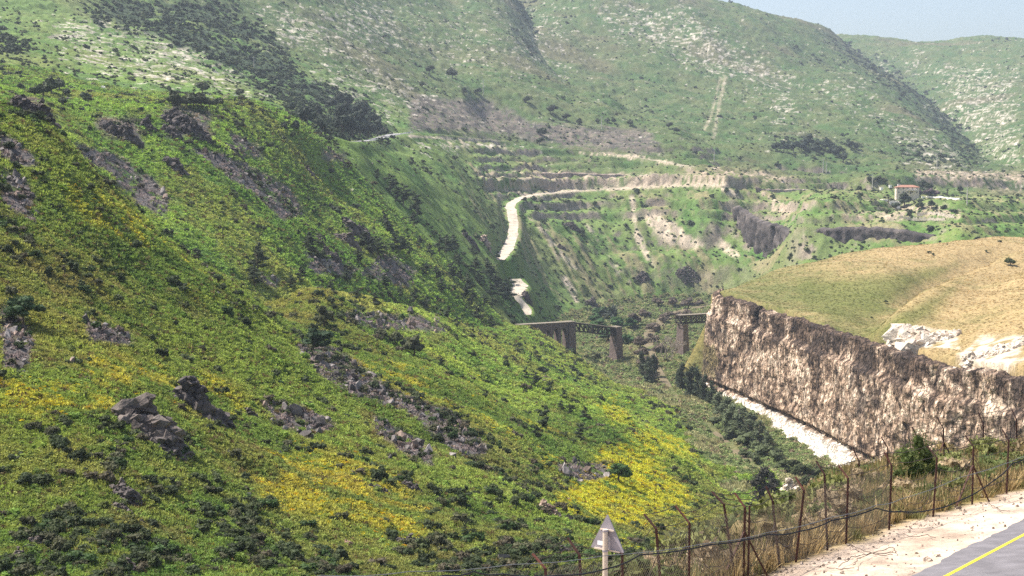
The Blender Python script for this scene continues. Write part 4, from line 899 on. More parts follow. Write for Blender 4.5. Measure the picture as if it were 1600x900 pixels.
SZ = lambda v: 'large' if v > .0135 else ('mid-sized' if v > .0105 else 'low')
lab = whereabouts([(x[k], y[k], z[k], '%s %s' % (SZ(s[k] / y[k]), LOOK[pid[k]])) for k in top], 'shrub')
for k, lb in zip(top, lab):
    single('shrub', [('shrub', P_shrub[var[k]])], (x[k], y[k], z[k] - .12 * s[k]), (sxy[k], sxy[k], sz_[k]), rot[k, 2], t[k], lb, 'shrub', 'shrubs on the near slopes')
scatter('shrub_thicket', P_shrub, np.stack([x, y, z - .12 * s], 1)[rest], np.stack([sxy, sxy, sz_], 1)[rest], rot[rest], var[rest], t[rest], 'smaller scattered shrubs over the near slopes and gully', 'shrubs', 'shrubs on the near slopes')

# boulders and scree
m = free * (1 - onmesa) * np.clip(basalt * 1.0 + .25 * dark_rock * (Y < 900) + .012, 0, 1)
x, y, z, kc, j, i = spots(90000, 100, 900, m); n = len(x)
s = np.clip(rng.lognormal(-.15, .50, n), .3, 3.2) * np.interp(y, [100, 250, 700], [.52, .78, 1.4]); loose = basalt[j, i] < .3; s[loose] *= .8
t = np.array([(.108, .096, .091)]) * lum(n, .4, 2.2) * np.where(rng.random((n, 1)) < .2, col(1.25, 1.05, .9), col(1, 1, 1)); t = np.clip(t, .03, .42)
rot = rng.uniform(0, 6.28, (n, 3)); var = rng.integers(0, 10, n); lift = np.where(loose, .1, rng.uniform(-.1, .35, n))
ox = proj(x, y, z); okv = (ox[1] < 895) & (ox[0] > 5) & (ox[0] < 1595)
order = np.argsort(-s / y * okv); top, rest = order[:260], order[260:]
lumt = t.mean(1)
lab = whereabouts([(x[k], y[k], z[k], '%s %s' % ('pale grey' if lumt[k] > .16 else ('mid-grey' if lumt[k] > .11 else 'dark'), 'scree' if not loose[k] else 'loose')) for k in top], 'boulder')
for k, lb in zip(top, lab):
    o = single('boulder', [('boulder', P_stone[var[k]])], (x[k], y[k], z[k] + lift[k] * s[k]), (s[k] * 1.15, s[k] * 1.15, s[k] * 1.0), 0, t[k], lb, 'boulder', 'loose basalt boulders on the near slopes'); o.rotation_euler = tuple(rot[k] * (.3, .3, 1))
scatter('scree', P_stone, np.stack([x, y, z + lift * s], 1)[rest], np.stack([s * 1.2, s, s * .9], 1)[rest], rot[rest], var[rest], t[rest], 'grey basalt rubble lying in tongues down the slopes', 'scree', 'loose basalt boulders on the near slopes')

# dry brush and grass tufts behind the roadside fence
bm_ = (Y < 95) * sstep(-.1, 1.5, fd + .5 * fbm(X, Y, 1.6, 3, 181)) * (bd < 14)
x, y, z, kc, j, i = spots(60000, 26, 95, bm_, margin=.03); n = len(x); s = rng.uniform(.35, .95, n)
t = np.where(rng.random((n, 1)) < .6, col(.42, .31, .15), col(.22, .21, .08)) * lum(n, .7, 1.3)
scatter('verge_grass', P_grass, np.stack([x, y, z - .03], 1), np.stack([s, s, s * rng.uniform(.7, 1.3, n)], 1), rz_(n, .2), rng.integers(0, 3, n), t, 'straw coloured dry grass on the bank behind the fence', 'dry grass')
x, y, z, kc, j, i = spots(5200, 28, 92, bm_ * (fd > 1.0), margin=.03); n = len(x); s = rng.uniform(.4, 1.15, n) * np.where(x / y < .2, 1.25, 1.0)
t = np.array([(.26, .20, .09), (.19, .20, .065), (.33, .25, .15), (.13, .16, .05)])[rng.integers(0, 4, n)] * lum(n, .8, 1.3)
scatter('verge_scrub', P_shrub[:3] + P_grass, np.stack([x, y, z - .1 * s], 1), np.stack([s, s, s * rng.uniform(.8, 1.4, n)], 1), rz_(n, .1), rng.choice(6, n), t, 'brown and olive brush tangled behind the roadside fence', 'brush')
# stones on the verge
x, y, z, kc, j, i = spots(16000, 26, 75, ((fd < .5) & (fd > -4.2)).astype(float) * (.25 + .75 * sstep(-1.7, -.2, fd)), margin=.03); n = len(x); s = np.clip(rng.lognormal(-2.75, .55, n), .02, .3)
e_ = (x - l0[0]) * nrm_[0] + (y - l0[1]) * nrm_[1]; k_ = e_ < eo - .2; x, y, z, s = x[k_], y[k_], z[k_], s[k_]; n = len(x)
t = np.array([(.55, .44, .35)]) * lum(n, .5, 1.3)
scatter('gravel', P_stone, np.stack([x, y, z + .1 * s], 1), np.stack([s, s, s], 1), rng.uniform(0, 6.28, (n, 3)), rng.integers(0, 10, n), t, 'pale gravel and broken stones along the road verge', 'gravel')

# ------------------------------------------------------------------ trees
def trunk_mesh(h, r0, seed, limbs=5, spread=.5, mt=None, top=.75, lean=.05):
    r = random.Random(seed); b = MB(); lx, ly = r.uniform(-lean, lean), r.uniform(-lean, lean)
    pts = [(lx * k * h / 4, ly * k * h / 4, -.3 + (h * top + .3) * k / 4) for k in range(5)]; b.tube(pts, [r0 * (1 - .17 * k) for k in range(5)], 7)
    for k in range(limbs):
        a = 6.28 * k / limbs + r.uniform(-.4, .4); z0 = h * r.uniform(.25, .6); L_ = h * spread * r.uniform(.6, 1)
        b.tube([(lx * z0, ly * z0, z0), (math.cos(a) * L_ * .5, math.sin(a) * L_ * .5, z0 + L_ * .45), (math.cos(a) * L_ * .85, math.sin(a) * L_ * .85, z0 + L_ * .75)], [r0 * .45, r0 * .3, r0 * .12], 5)
    return b.mesh('trunk', mt or M_bark)
def pine_lumps(seed, n=9):
    r = np.random.default_rng(seed); o = []
    for i in range(n):
        z = .2 + .78 * i / (n - 1); w = (.30 * (1 - z) ** .6 + .07) * r.uniform(.7, 1.25); a = r.uniform(0, 6.28); d = w * .6
        o.append((d * math.cos(a), d * math.sin(a), z, w, w, .10 * r.uniform(.8, 1.3)))
    return o
def col_lumps(seed, n=8, w=.16):
    r = np.random.default_rng(seed); return [(r.uniform(-.08, .08), r.uniform(-.08, .08), .15 + .75 * k / (n - 1), w * r.uniform(.7, 1.2) * (1.1 - .5 * k / n), w * r.uniform(.7, 1.2) * (1.1 - .5 * k / n), .12) for k in range(n)]
T_kind = {}      # unit-height trees: (trunk, crown) pairs
def kindset(key, n, f): T_kind[key] = [f(k) for k in range(n)]
kindset('broad', 3, lambda k: (trunk_mesh(1, .055, 700 + k, 5, .42), foliage_mesh('crown', 2600, lumps_round(710 + k, 13, 1.1, .75, .22, .42, .25), .042, 720 + k, M_leaf, core=.7)))
kindset('pine', 4, lambda k: (trunk_mesh(1, .028, 730 + k, 4, .2, top=.95), foliage_mesh('crown', 1100, pine_lumps(740 + k), .050, 750 + k, M_leaf, core=.55, aspect=.3, shell=.25)))
kindset('column', 3, lambda k: (trunk_mesh(1, .030, 760 + k, 4, .2, M_trunk_pale, top=.9), foliage_mesh('crown', 900, col_lumps(770 + k), .055, 780 + k, M_leaf, core=.6, shell=.35)))
kindset('small', 4, lambda k: (trunk_mesh(1, .05, 790 + k, 3, .3), foliage_mesh('crown', 420, lumps_round(800 + k, 7, .85, .8, .16, .40, .32), .085, 810 + k, M_leaf, core=.78)))
def tree(px, py, hpx, kind, look, name, cat, group, tint, lo=90, wide=1.0, noun=None):
    q = hit(px, py, lo); h = 1.12 * hpx * q[1] / FP; r = random.Random(int(px * 31 + py * 7)); tr, cr = T_kind[kind][r.randrange(len(T_kind[kind]))]
    return dict(pos=(q[0], q[1], q[2] - .02 * h), s=(h * wide, h * wide, h), rz=r.uniform(0, 6.28), parts=[('trunk', tr), ('crown', cr)], look=look, name=name, cat=cat, group=group, tint=np.array(tint) * r.uniform(.8, 1.25), px=px, py=py)
TREES = []
DK, DK2, BLU, OLV, GRN = (.036, .055, .022), (.045, .062, .028), (.040, .056, .034), (.085, .088, .040), (.05, .095, .022)
def many(lst, *a, **k):
    for p in lst: TREES.append(tree(*p, *a, **k))
many([(403,437,52),(398,448,30)], 'pine', 'tall slim', 'pine_tree', 'pine', 'pines on the gully slopes', DK2)
many([(482,393,28),(605,365,22),(600,350,18),(630,320,30),(650,330,25),(647,352,20),(652,338,16),(570,388,24),(590,402,30),(582,398,26),(617,392,24),(627,392,22),(687,395,22),(697,396,26),(707,394,24),(717,415,16),
  (706,434,22),(682,437,20),(730,454,24),(727,466,18),(743,428,24),(750,445,20),(760,430,24),(767,462,20),(775,450,20),(770,440,18),(787,472,28),(795,466,30),(780,455,20),(517,457,15),(627,467,18),(667,484,20),(610,300,26),(620,312,20),(590,280,14),
  (640,400,18),(655,385,16),(672,402,18),(720,440,18),(738,470,16),(756,480,18),(740,400,16),(560,470,18),(585,480,20),(540,440,18),(600,450,20),(648,470,18),(700,500,20),(715,515,18),(745,500,20),(768,512,18),(665,430,18),(560,410,20),(470,440,22),(455,450,18),(690,455,20)], 'pine', 'slim dark', 'pine_tree', 'pine', 'pines on the gully slopes', DK, wide=1.35)
many([(597,530,24),(617,540,30),(647,558,36),(507,512,36),(632,545,22)], 'small', 'open grey-green', 'tree', 'tree', 'trees on the middle slope', (.095,.105,.045), wide=.95)
many([(853,672,32),(837,686,20),(907,688,22),(913,654,18),(877,642,16),(890,648,16),(835,604,22),(860,614,18),(822,592,16),(880,624,16),(688,572,16),(726,840,18),(727,795,34)], 'pine', 'short dark', 'pine_tree', 'pine', 'pines on the river-side slope', DK, wide=1.15)
many([(36,508,50)], 'broad', 'round leafy', 'carob_tree', 'carob tree', None, (.045,.082,.030), wide=.95)
many([(490,552,44),(500,540,30)], 'broad', 'dense dark', 'carob_tree', 'carob tree', None, (.034,.068,.028), wide=1.05)
many([(967,757,36)], 'broad', 'lone round', 'meadow_tree', 'tree', None, (.05,.098,.025), wide=.92)
many([(1005,588,36),(1013,600,40),(1022,594,38),(1065,612,42),(1078,622,46),(1090,624,46),(1100,630,42),(1110,634,36),(1060,604,26)], 'column', 'tall dark upright', 'casuarina_tree', 'tree', 'upright trees on the valley floor', (.065,.085,.05), lo=420, wide=1.1)
many([(1122,648,34),(1132,662,40),(1145,674,42),(1158,682,44),(1172,690,44),(1186,694,36),(1150,668,30),(1200,700,26)], 'column', 'shaded dark', 'casuarina_tree', 'tree', 'trees along the mesa cliff foot', (.12,.145,.08), lo=420, wide=1.6)
many([(1128,640,22),(1138,668,26),(1152,690,30),(1166,700,26),(1182,706,24),(1140,690,20),(1165,716,20),(1198,716,26),(1215,722,22),(1120,665,18),(1180,722,18)], 'small', 'mid-green rounded', 'tree', 'tree', 'trees along the mesa cliff foot', (.10,.125,.055), lo=420, wide=1.3)
many([(1190,786,54),(1208,770,30)], 'column', 'bulky grey-brown', 'casuarina_tree', 'tree', 'trees below the fence', (.052,.050,.038), lo=300, wide=1.7)
many([(1222,742,26),(1250,748,30),(1275,750,30),(1300,752,32),(1325,755,30),(1262,768,34),(1290,775,40),(1318,772,30),(1240,735,22)], 'small', 'bushy green', 'tree', 'tree', 'trees at the cliff foot beside the fence', (.070,.090,.032), lo=300)
many([(945,500,26),(962,512,22),(935,520,24),(975,540,22),(950,535,26),(928,505,20),(985,515,20)], 'small', 'bright green riverside', 'riverside_tree', 'tree', 'green trees by the ruined bridge', (.045,.10,.026), lo=700, wide=1.3)
many([(990,512,24),(1008,498,20),(1030,480,18),(1050,478,18),(1075,484,20),(1000,545,26),(1018,538,18),(1092,480,16),(1045,500,16),(1022,520,20),(1035,505,18),(1060,500,16),(1000,560,22),(1028,552,20),(1075,494,14),(1012,575,24)], 'small', 'mauve-brown tamarisk', 'tamarisk_tree', 'tamarisk', 'tamarisks by the river bend', (.135,.105,.080), lo=700, wide=1.2)
many([(55,152,24),(68,152,30),(80,148,28),(93,142,26),(104,150,16),(32,140,13),(98,165,18)], 'small', 'dark clumped', 'tree', 'tree', 'trees behind the near crest', DK2, lo=330)
many([(272,167,26),(282,168,24),(292,169,28),(302,168,24),(315,170,26),(327,169,22),(316,146,22),(340,166,16),(374,150,14)], 'small', 'grey-green plateau', 'tree', 'tree', 'tree row on the plateau bench', (.062,.075,.036), lo=330)
many([(480,192,32),(495,183,24),(530,168,24),(545,168,28),(525,203,30),(536,216,48),(550,214,44),(562,212,42),(576,215,38),(590,213,28),(520,172,22),(585,198,30),(570,187,34),(556,180,28),(540,190,30),(505,205,22),(462,205,20),(455,175,20),(444,205,18),(600,214,18)], 'small', 'dark grove', 'tree', 'tree', 'dark grove above the far road', BLU, lo=600, wide=.8)
many([(671,116,16),(707,123,22),(659,136,11),(725,149,13),(746,147,13),(822,161,14),(864,179,18),(885,189,14),(905,196,12),(934,193,10),(949,193,12),(960,193,10),(985,197,14),(1045,201,12),(1058,208,12),(847,212,16),(843,226,14),(600,60,8),(672,82,8)],
  'small', 'isolated field', 'tree', 'tree', 'single trees on the far hillside', DK2, lo=700)
many([(1212,237,18),(1225,239,20),(1240,238,22),(1252,236,18),(1263,232,24),(1275,242,24),(1290,237,22),(1310,247,22),(1318,254,22),(1330,234,16),(1338,234,14),(1302,240,18)], 'small', 'dark row', 'tree', 'tree', 'tree row below the far hill', BLU, lo=1000, wide=.85)
many([(1405,312,12),(1413,324,24),(1400,328,14),(1441,297,20),(1452,298,16),(1371,285,14),(1358,284,12),(1380,288,12),(1436,328,16),(1455,326,14),(1500,302,12),(1420,338,10),(1470,250,12),(1387,334,8)], 'small', 'dark garden', 'tree', 'tree', 'trees around the red-roofed house', DK2, lo=900, wide=1.05)
many([(1450,306,15),(1432,305,12),(1462,307,12)], 'small', 'leafless purple-grey', 'tree', 'tree', 'trees around the red-roofed house', (.115,.085,.085), lo=900, wide=1.7)
many([(1579,415,16),(1452,396,5),(1458,399,5),(1541,394,5),(1562,379,5),(1384,474,6),(1362,498,5),(1480,383,3)], 'small', 'small rounded', 'mesa_bush', 'bush', 'bushes on the golden mesa', (.06,.075,.025), lo=380, wide=1.2)
many([(1573,63,5),(1140,4,4),(1560,62,3)], 'small', 'tiny skyline', 'tree', 'tree', 'trees on the skyline', DK2, lo=2500, wide=1.2)
def place_trees():
    MK0 = list(MARKS)
    MARKS.extend([('the red-roofed house', 1417, 296), ('the far road bend', 600, 212), ('the far terraces', 1060, 240), ('the quarry wall', 900, 285), ('the bare tree', 1040, 540), ('the palm thicket', 955, 490),
       ('the white chalk ledge', 1250, 690), ('the second pier', 1068, 540), ('the far tree row', 1270, 240), ('the plateau bench', 300, 160), ('the mesa edge', 1300, 500), ('the valley road cut', 1150, 280), ('the golden mesa crest', 1560, 390), ('the steep hill track', 1125, 170)])
    by = {}
    for t_ in TREES: by.setdefault(t_['cat'], []).append(t_)
    for c_, L in by.items():
        lab = whereabouts([(*t_['pos'], t_['look']) for t_ in L], c_)
        for t_, lb in zip(L, lab): single(t_['name'], t_['parts'], t_['pos'], t_['s'], t_['rz'], t_['tint'], lb, t_['cat'], t_['group'])
place_trees()
# the broom-like bush between the two fence rows
q = hit(1432, 768, 30); b_ = single('broom_bush', [('broom_bush', foliage_mesh('foliage', 2600, [(0,0,.45,.42,.42,.42),(.2,.1,.8,.3,.3,.4),(-.2,0,.75,.28,.28,.35),(0,-.1,1.1,.22,.22,.35),(-.35,0,.35,.3,.3,.3),(.4,0,.4,.3,.3,.3)], .085, 901, M_leaf, core=.45, aspect=.2, shell=.2))], q, (1.9,1.7,1.75), 0, (.085,.115,.028), 'tall feathery green bush standing between the two fence rows', 'bush')
for k, (a, b2, s, lb) in enumerate([(1300,800,.9,'dull green bush behind the fence where the mesh ends'),(1385,795,.8,'olive bush between the middle fence posts'),(1565,735,.8,'bright green bush below the far fence posts'),(1590,740,.7,'leafy bush where the fence leaves the frame'),(1480,760,.75,'straw-brown bush beside the braced back post'),(1240,835,.9,'grey-brown thorn bush behind the mesh panel'),(1345,830,.5,'low grey weed clump on the gravel verge edge')]):
    q = hit(a, b2, 30); single('verge_bush', [('verge_bush', P_shrub[k % 5])], q, (s * 1.3, s * 1.1, s), k, [(.075,.095,.03),(.11,.11,.04),(.07,.11,.03),(.08,.11,.03),(.19,.15,.07),(.15,.125,.08),(.15,.13,.08)][k], lb, 'bush', 'bushes behind the roadside fence')
# ------------------------------------------------------------------ the ruined railway bridge
M_stone = mat('dark_masonry', (.13, .098, .088), .92, .35, .9, .12, 2.2)
M_iron = mat('rusted_iron', (.035, .028, .026), .7, .3, 2)
M_deck = mat('weathered_deck', (.20, .17, .13), .9, .25, 1)
BA = math.radians(29.5); BO = (10.0, 757.0, -78.3)
def arcade(parent):
    arches = [(8.6, 11.0, -3.6), (12.9, 16.2, -3.0), (18.0, 21.6, -2.7)]; xs = [-8.]
    for a, b, t in arches: xs += [a - 1e-3] + list(np.linspace(a, b, 15)) + [b + 1e-3]
    xs += [22.6]
    def bot(x):
        for a, b, t in arches:
            if a <= x <= b: q = (x - (a + b) / 2) / ((b - a) / 2); return t - (1 - math.sqrt(max(0, 1 - q * q))) * (b - a) / 2 * 1.2 - (30 if abs(q) > .999 else 0) * 0
        return -34.
    v, f = [], []; hw = 2.3
    for x in xs:
        z = bot(x); v += [(x, -hw, 0), (x, -hw, z), (x, hw, z), (x, hw, 0)]
    for i in range(len(xs) - 1):
        a, b = 4 * i, 4 * i + 4; f += [(a, a + 1, b + 1, b), (a + 1, a + 2, b + 2, b + 1), (a + 2, a + 3, b + 3, b + 2), (a + 3, a, b, b + 3)]
    f += [(0, 3, 2, 1), tuple(4 * (len(xs) - 1) + k for k in range(4))]
    m_ = MB(); m_.add(v, f); m_.build('arcade', M_stone, parent)
    MB().box((7.4, 0, .02), (31.2, 5.2, .45)).build('coping', M_deck, parent)
def bridge_pier(parent, x, w, d, z0, z1, step=0):
    m_ = MB(); m_.box((x, 0, z1), (w * 1.35, d * 1.25, z0 - z1), taper=.76)
    p = m_.build('pier', M_stone, parent)
    MB().box((x, 0, z0 + .003), (w * 1.12, d * .99, .55)).build('pier_cap', M_deck, p)
    if step: MB().box((x, 0, z1 - 1), (w * 1.6, d * 1.45, step)).build('pier_footing', M_stone, p)
def truss(parent, x0, x1, za, zb, depth, n, xb=False):
    r = empty('truss', (0, 0, 0)); r.parent = parent; e = lambda x: za + (zb - za) * (x - x0) / (x1 - x0); X_ = [x0 + (x1 - x0) * k / n for k in range(n + 1)]
    for y in (-2.1, 2.1):
        m_ = MB(); m_.bar((x0, y, e(x0)), (x1, y, e(x1)), .6, .75); m_.bar((x0, y, e(x0) - depth), (x1, y, e(x1) - depth), .6, .6); m_.build('chord', M_iron, r)
        m_ = MB()
        for k, x in enumerate(X_): m_.bar((x, y, e(x) - .2), (x, y, e(x) - depth + .2), .42)
        for k in range(n):
            a, b = X_[k], X_[k + 1]
            if xb or k >= n // 2: m_.bar((a, y, e(a) - depth), (b, y, e(b)), .38)
            if xb or k < n // 2: m_.bar((a, y, e(a)), (b, y, e(b) - depth), .38)
        m_.build('bracing', M_iron, r)
    m_ = MB()
    for x in X_: m_.bar((x, -2.1, e(x) - depth), (x, 2.1, e(x) - depth), .25); m_.bar((x, -2.1, e(x) - .05), (x, 2.1, e(x) - .05), .3)
    m_.build('cross_beam', M_iron, r)
    m_ = MB(); m_.bar((x0, 0, e(x0) + .36), (x1, 0, e(x1) + .36), 4.9, .2); m_.build('deck', M_deck, r)
b1 = empty('ruined_bridge', BO, BA, 'broken railway bridge with three stone arches and a sagging iron truss', 'bridge')
arcade(b1); bridge_pier(b1, 24.9, 4.0, 6.0, 0, -36); truss(b1, 27.0, 53.6, -.4, -4.6, 4.3, 9); bridge_pier(b1, 55.6, 3.3, 6.6, -4.4, -25, 5)
b2 = empty('ruined_bridge', BO, BA, 'separate iron truss end standing on a lone tapered pier by the mesa', 'bridge')
bridge_pier(b2, 101.5, 3.4, 6.4, -5.3, -26, 3); truss(b2, 98.2, 132, .0, .0, 4.4, 9, True)
# bare tree and palm thicket
def bare_tree(px, py, hpx, label):
    q = hit(px, py, 600); h = hpx * q[1] / FP; b_ = MB(); r = random.Random(5)
    def grow(p, d, L, rad, n):
        e_ = p + d * L; b_.tube([p, (p + e_) / 2 + Vector((r.gauss(0, .05), r.gauss(0, .05), 0)) * L, e_], [rad, rad * .8, rad * .6], 5)
        if n:
            for k in range(3 if n > 1 else 4):
                nd = (d + Vector((r.gauss(0, .55), r.gauss(0, .55), r.gauss(.15, .3)))).normalized(); grow(e_ * .55 + p * .45 if k == 0 else e_, nd, L * r.uniform(.6, .82), rad * .6, n - 1)
    for a in (-.6, -.1, .4, .9): grow(Vector((0, 0, -.3)), Vector((a, r.uniform(-.4, .4), 1)).normalized(), h * .34, h * .022, 4)
    o = link('bare_tree', b_.mesh('branches', mat('bare_wood', (.27, .23, .20), .9))); o.location = q; return tag(o, label, 'tree')
bare_tree(1042, 566, 52, 'leafless pale tree with spreading branches beside the river bend')
bare_tree(1017, 600, 26, 'small leafless tree in front of the river bend thicket')
def palm(px, py, rpx, hpx, seed, label, tint=(.05, .065, .05)):
    q = hit(px, py, 700); R_ = rpx * q[1] / FP; h = hpx * q[1] / FP; r = random.Random(seed); e = empty('palm_tree', q, 0, label, 'palm', 'palms in the valley')
    MB().tube([(0, 0, -.5), (.1, 0, h * .5), (0, 0, h)], [.5, .38, .36], 8).build('trunk', M_bark, e)
    v, f = [], []
    for k in range(46):
        a = r.uniform(0, 6.28); el = r.uniform(-.5, 1.35); L_ = R_ * r.uniform(.75, 1.1); side = Vector((-math.sin(a), math.cos(a), 0)); P0 = Vector((0, 0, h)); prev = None
        for s_ in range(7):
            t = s_ / 6; p = P0 + Vector((math.cos(a), math.sin(a), 0)) * L_ * t * math.cos(el) + Vector((0, 0, 1)) * (L_ * t * math.sin(el) - L_ * .35 * t * t); w = L_ * .07 * math.sin(math.pi * min(t + .15, 1)) + .02
            v += [p - side * w - Vector((0, 0, w * .5)), p, p + side * w - Vector((0, 0, w * .5))]; n_ = len(v)
            if s_: f += [(n_ - 6, n_ - 5, n_ - 2, n_ - 3), (n_ - 5, n_ - 4, n_ - 1, n_ - 2)]
    me = bpy.data.meshes.new('fronds'); me.from_pydata([tuple(p) for p in v], [], f); me.update(); me.materials.append(M_leaf); o = link('fronds', me, e); o['tint'] = list(tint); return e
palm(957, 503, 26, 14, 1, 'big spiky dark palm in the riverside trees above the truss')
palm(940, 497, 12, 12, 2, 'smaller dark palm tucked beside the big spiky palm')
palm(1388, 318, 4, 9, 3, 'small palm before the low white house'); palm(1480, 306, 5, 9, 4, 'small palm past the red-roofed house garden')

# ------------------------------------------------------------------ houses and sheds across the valley
M_wall = mat('cream_render', (.62, .52, .42), .9, .12, .6); M_white = mat('white_render', (.78, .75, .70), .9, .08, .6); M_tile = mat('red_roof_tiles', (.30, .15, .105), .85, .15, 1.5)
M_pane = mat('window_glass', (.03, .035, .045), .2, spec=.5); M_drk = mat('dark_shade_wood', (.08, .065, .055), .9, .2, 2)
def house(px, py, Y_, L_, D_, H_, rz, label, roof='hip', walls=M_wall, tower=False):
    q = P(px, py, Y_); e = empty('house', q, rz, label, 'house')
    MB().box((0, 0, min(-2.5, hz(q[0], q[1]) - q[2] - 1)), (L_, D_, H_ - min(-2.5, hz(q[0], q[1]) - q[2] - 1))).build('wall', walls, e)
    if roof == 'hip':
        o = .7; a, b = L_ / 2 + o, D_ / 2 + o; t = 2.3
        m_ = MB(); m_.add([(-a, -b, H_), (a, -b, H_), (a, b, H_), (-a, b, H_), (-a + b, 0, H_ + t), (a - b, 0, H_ + t), (-a, -b, H_ + .35), (a, -b, H_ + .35), (a, b, H_ + .35), (-a, b, H_ + .35)],
            [(3, 2, 1, 0), (0, 1, 7, 6), (1, 2, 8, 7), (2, 3, 9, 8), (3, 0, 6, 9), (6, 7, 5, 4), (7, 8, 5), (8, 9, 4, 5), (9, 6, 4)]); r_ = m_.build('roof', M_tile, e)
        MB().box((-a + 3, .6, H_ + .9), (1.3, 1.3, 2.0)).build('chimney', M_white, r_)
    else: MB().box((0, 0, H_ + .003), (L_ + .8, D_ + .8, .35)).build('roof', M_white if roof == 'flat' else M_drk, e)
    n = max(2, int(L_ / 3.6))
    for fl in range(2 if H_ > 5 else 1):
        for k in range(n):
            x = -L_ / 2 + L_ * (k + .5) / n; z = .9 + fl * 3.3; w_ = MB().box((x, -D_ / 2 - .03, z), (1.5, .12, 1.5)).build('window', M_white, e)
            MB().box((x, -D_ / 2 - .10, z + .12), (1.2, .06, 1.25)).build('pane', M_pane, w_)
    MB().box((L_ * .12, -D_ / 2 - .05, 0), (1.2, .14, 2.2)).build('door', M_drk, e)
    return e
hm = house(1417, 303, 1240, 19.5, 9, 5.6, R(-6), 'two-storey cream house with red tiled hip roof among trees')
MB().box((3.5, -6.0, 3.1), (9, 3, .25)).build('awning', M_white, hm)
house(1397, 321, 1190, 9, 6, 3.4, R(-4), 'low white flat-roofed house below the red-roofed house', 'flat', M_white)
house(1382, 320, 1192, 5, 5, 4.2, R(10), 'narrow bright white block beside the low flat-roofed house', 'flat', M_white)
house(1301, 316, 1200, 8.5, 4, 2.4, R(0), 'small dark-roofed shed on the terrace by the road cut', 'dark', M_white)
house(1289, 324, 1190, 3, 3, 2.4, R(0), 'tiny pale pump hut under the dark-roofed shed', 'flat', M_wall)
for a, b, lb in ((1391, 295, 'white water tank beside the red-roofed house'), (1377, 299, 'smaller white tank farther from the red-roofed house')):
    q = hit(a, b, 1000); t_ = MB(); t_.tube([(0, 0, 1), (0, 0, 3.6)], 1.5, 14); e = empty('water_tank', q, 0, lb, 'water tank', 'water tanks'); t_.build('tank', M_white, e)
    m_ = MB(); [m_.bar((x_, y_, -.5), (x_, y_, 1.05), .15) for x_, y_ in ((-1, -1), (1, -1), (1, 1), (-1, 1))]; m_.build('stand', M_iron, e)
M_lime = mat('pale_stone', (.50, .43, .35), .95, .3, .8, .1, 2)
for k, (pts, h, lb) in enumerate([([(1433,337),(1450,335),(1470,337),(1492,341)], 2.6, 'crumbling pale stone wall below the garden, upper row'), ([(1404,341),(1425,344),(1450,345),(1478,344)], 2.6, 'crumbling pale stone wall below the garden, lower row'),
      ([(1440,309),(1458,309),(1470,310)], 1.4, 'low white garden wall beside the leafless trees'), ([(1465,308),(1480,311),(1500,312)], 1.6, 'short white terrace wall past the small palm')]):
    q = resample([tuple(hit(a, b, 900)) for a, b in pts], 1.1)[0]; m_ = MB(); r = random.Random(k); c0 = q[0]
    for a, b in zip(q[:-1], q[1:]):
        hh = h * r.uniform(.45, 1.1); m_.bar(Vector(a - c0) + Vector((0, 0, hh / 2 - .3)), Vector(b - c0) + Vector((0, 0, hh / 2 - .3)), .8, hh + .4)
    o = m_.build('stone_wall', M_lime if k < 2 else M_white); o.location = c0; tag(o, lb, 'stone wall', 'stone walls by the house')
# utility poles
M_pole = mat('pale_concrete', (.46, .43, .38), .9, .1, 3)
for px, py, h, lb in [(397,106,17,'pale lattice mast on the scrubby hillside above the grove'),(755,149,24,'thin pale utility pole by two field trees on the hill'),(940,202,20,'pale utility pole in the field tree row above the terraces'),
   (1116,252,19,'pale utility pole at the end of the far terraces'),(1286,270,21,'thicker of two utility poles by the far tree row'),(1291,270,17,'thinner of two utility poles by the far tree row'),
   (1363,297,24,'utility pole between the tree clump and the red-roofed house'),(1464,262,22,'faint utility pole below the limestone spur'),(1511,320,30,'tall pale utility pole past the leafless garden trees'),(1441,285,10,'short pole rising just behind the red-roofed house')]:
    q = hit(px, py, 600); H_ = max(h * q[1] / FP, 4); e = empty('utility_pole', q, 0, lb, 'utility pole', 'utility poles across the valley'); w = min(.34, H_ * .03)
    MB().tube([(0, 0, -1), (0, 0, H_)], [w * 1.35, w * .8], 8).build('pole', M_pole, e)
    m_ = MB(); m_.bar((-1.3, 0, H_ - .8), (1.3, 0, H_ - .8), .16); m_.build('cross_arm', M_pole, e)
    for x_ in (-1.2, 0, 1.2): MB().tube([(x_, 0, H_ - .7), (x_, 0, H_ - .2)], .09, 6).build('insulator', M_white, e)
# guard rail of the far road bend
for nm, r_, *_r in PATHS:
    if nm == 'far_road':
        q = r_[len(r_) // 3:-2]; tg = np.gradient(q[:, :2], axis=0); tg /= np.linalg.norm(tg, axis=1)[:, None]; nr = np.stack([tg[:, 1], -tg[:, 0]], 1)
        sgn = 1 if (nr[:, 1].mean() < 0) else -1; p = np.stack([q[:, 0] + sgn * nr[:, 0] * q[:, 3] * .48, q[:, 1] + sgn * nr[:, 1] * q[:, 3] * .48, q[:, 2]], 1)[::2]; c0 = p[0].copy()
        e = empty('guard_rail', c0, 0, 'white guard rail along the far road bend below the grove', 'guard rail')
        m_ = MB(); [m_.bar(Vector(a - c0) + Vector((0, 0, .95)), Vector(b - c0) + Vector((0, 0, .95)), .12, .5) for a, b in zip(p[:-1], p[1:])]; m_.build('rail', M_white, e)
        for a in p: MB().bar(Vector(a - c0) + Vector((0, 0, -.3)), Vector(a - c0) + Vector((0, 0, .9)), .2).build('post', M_white, e)

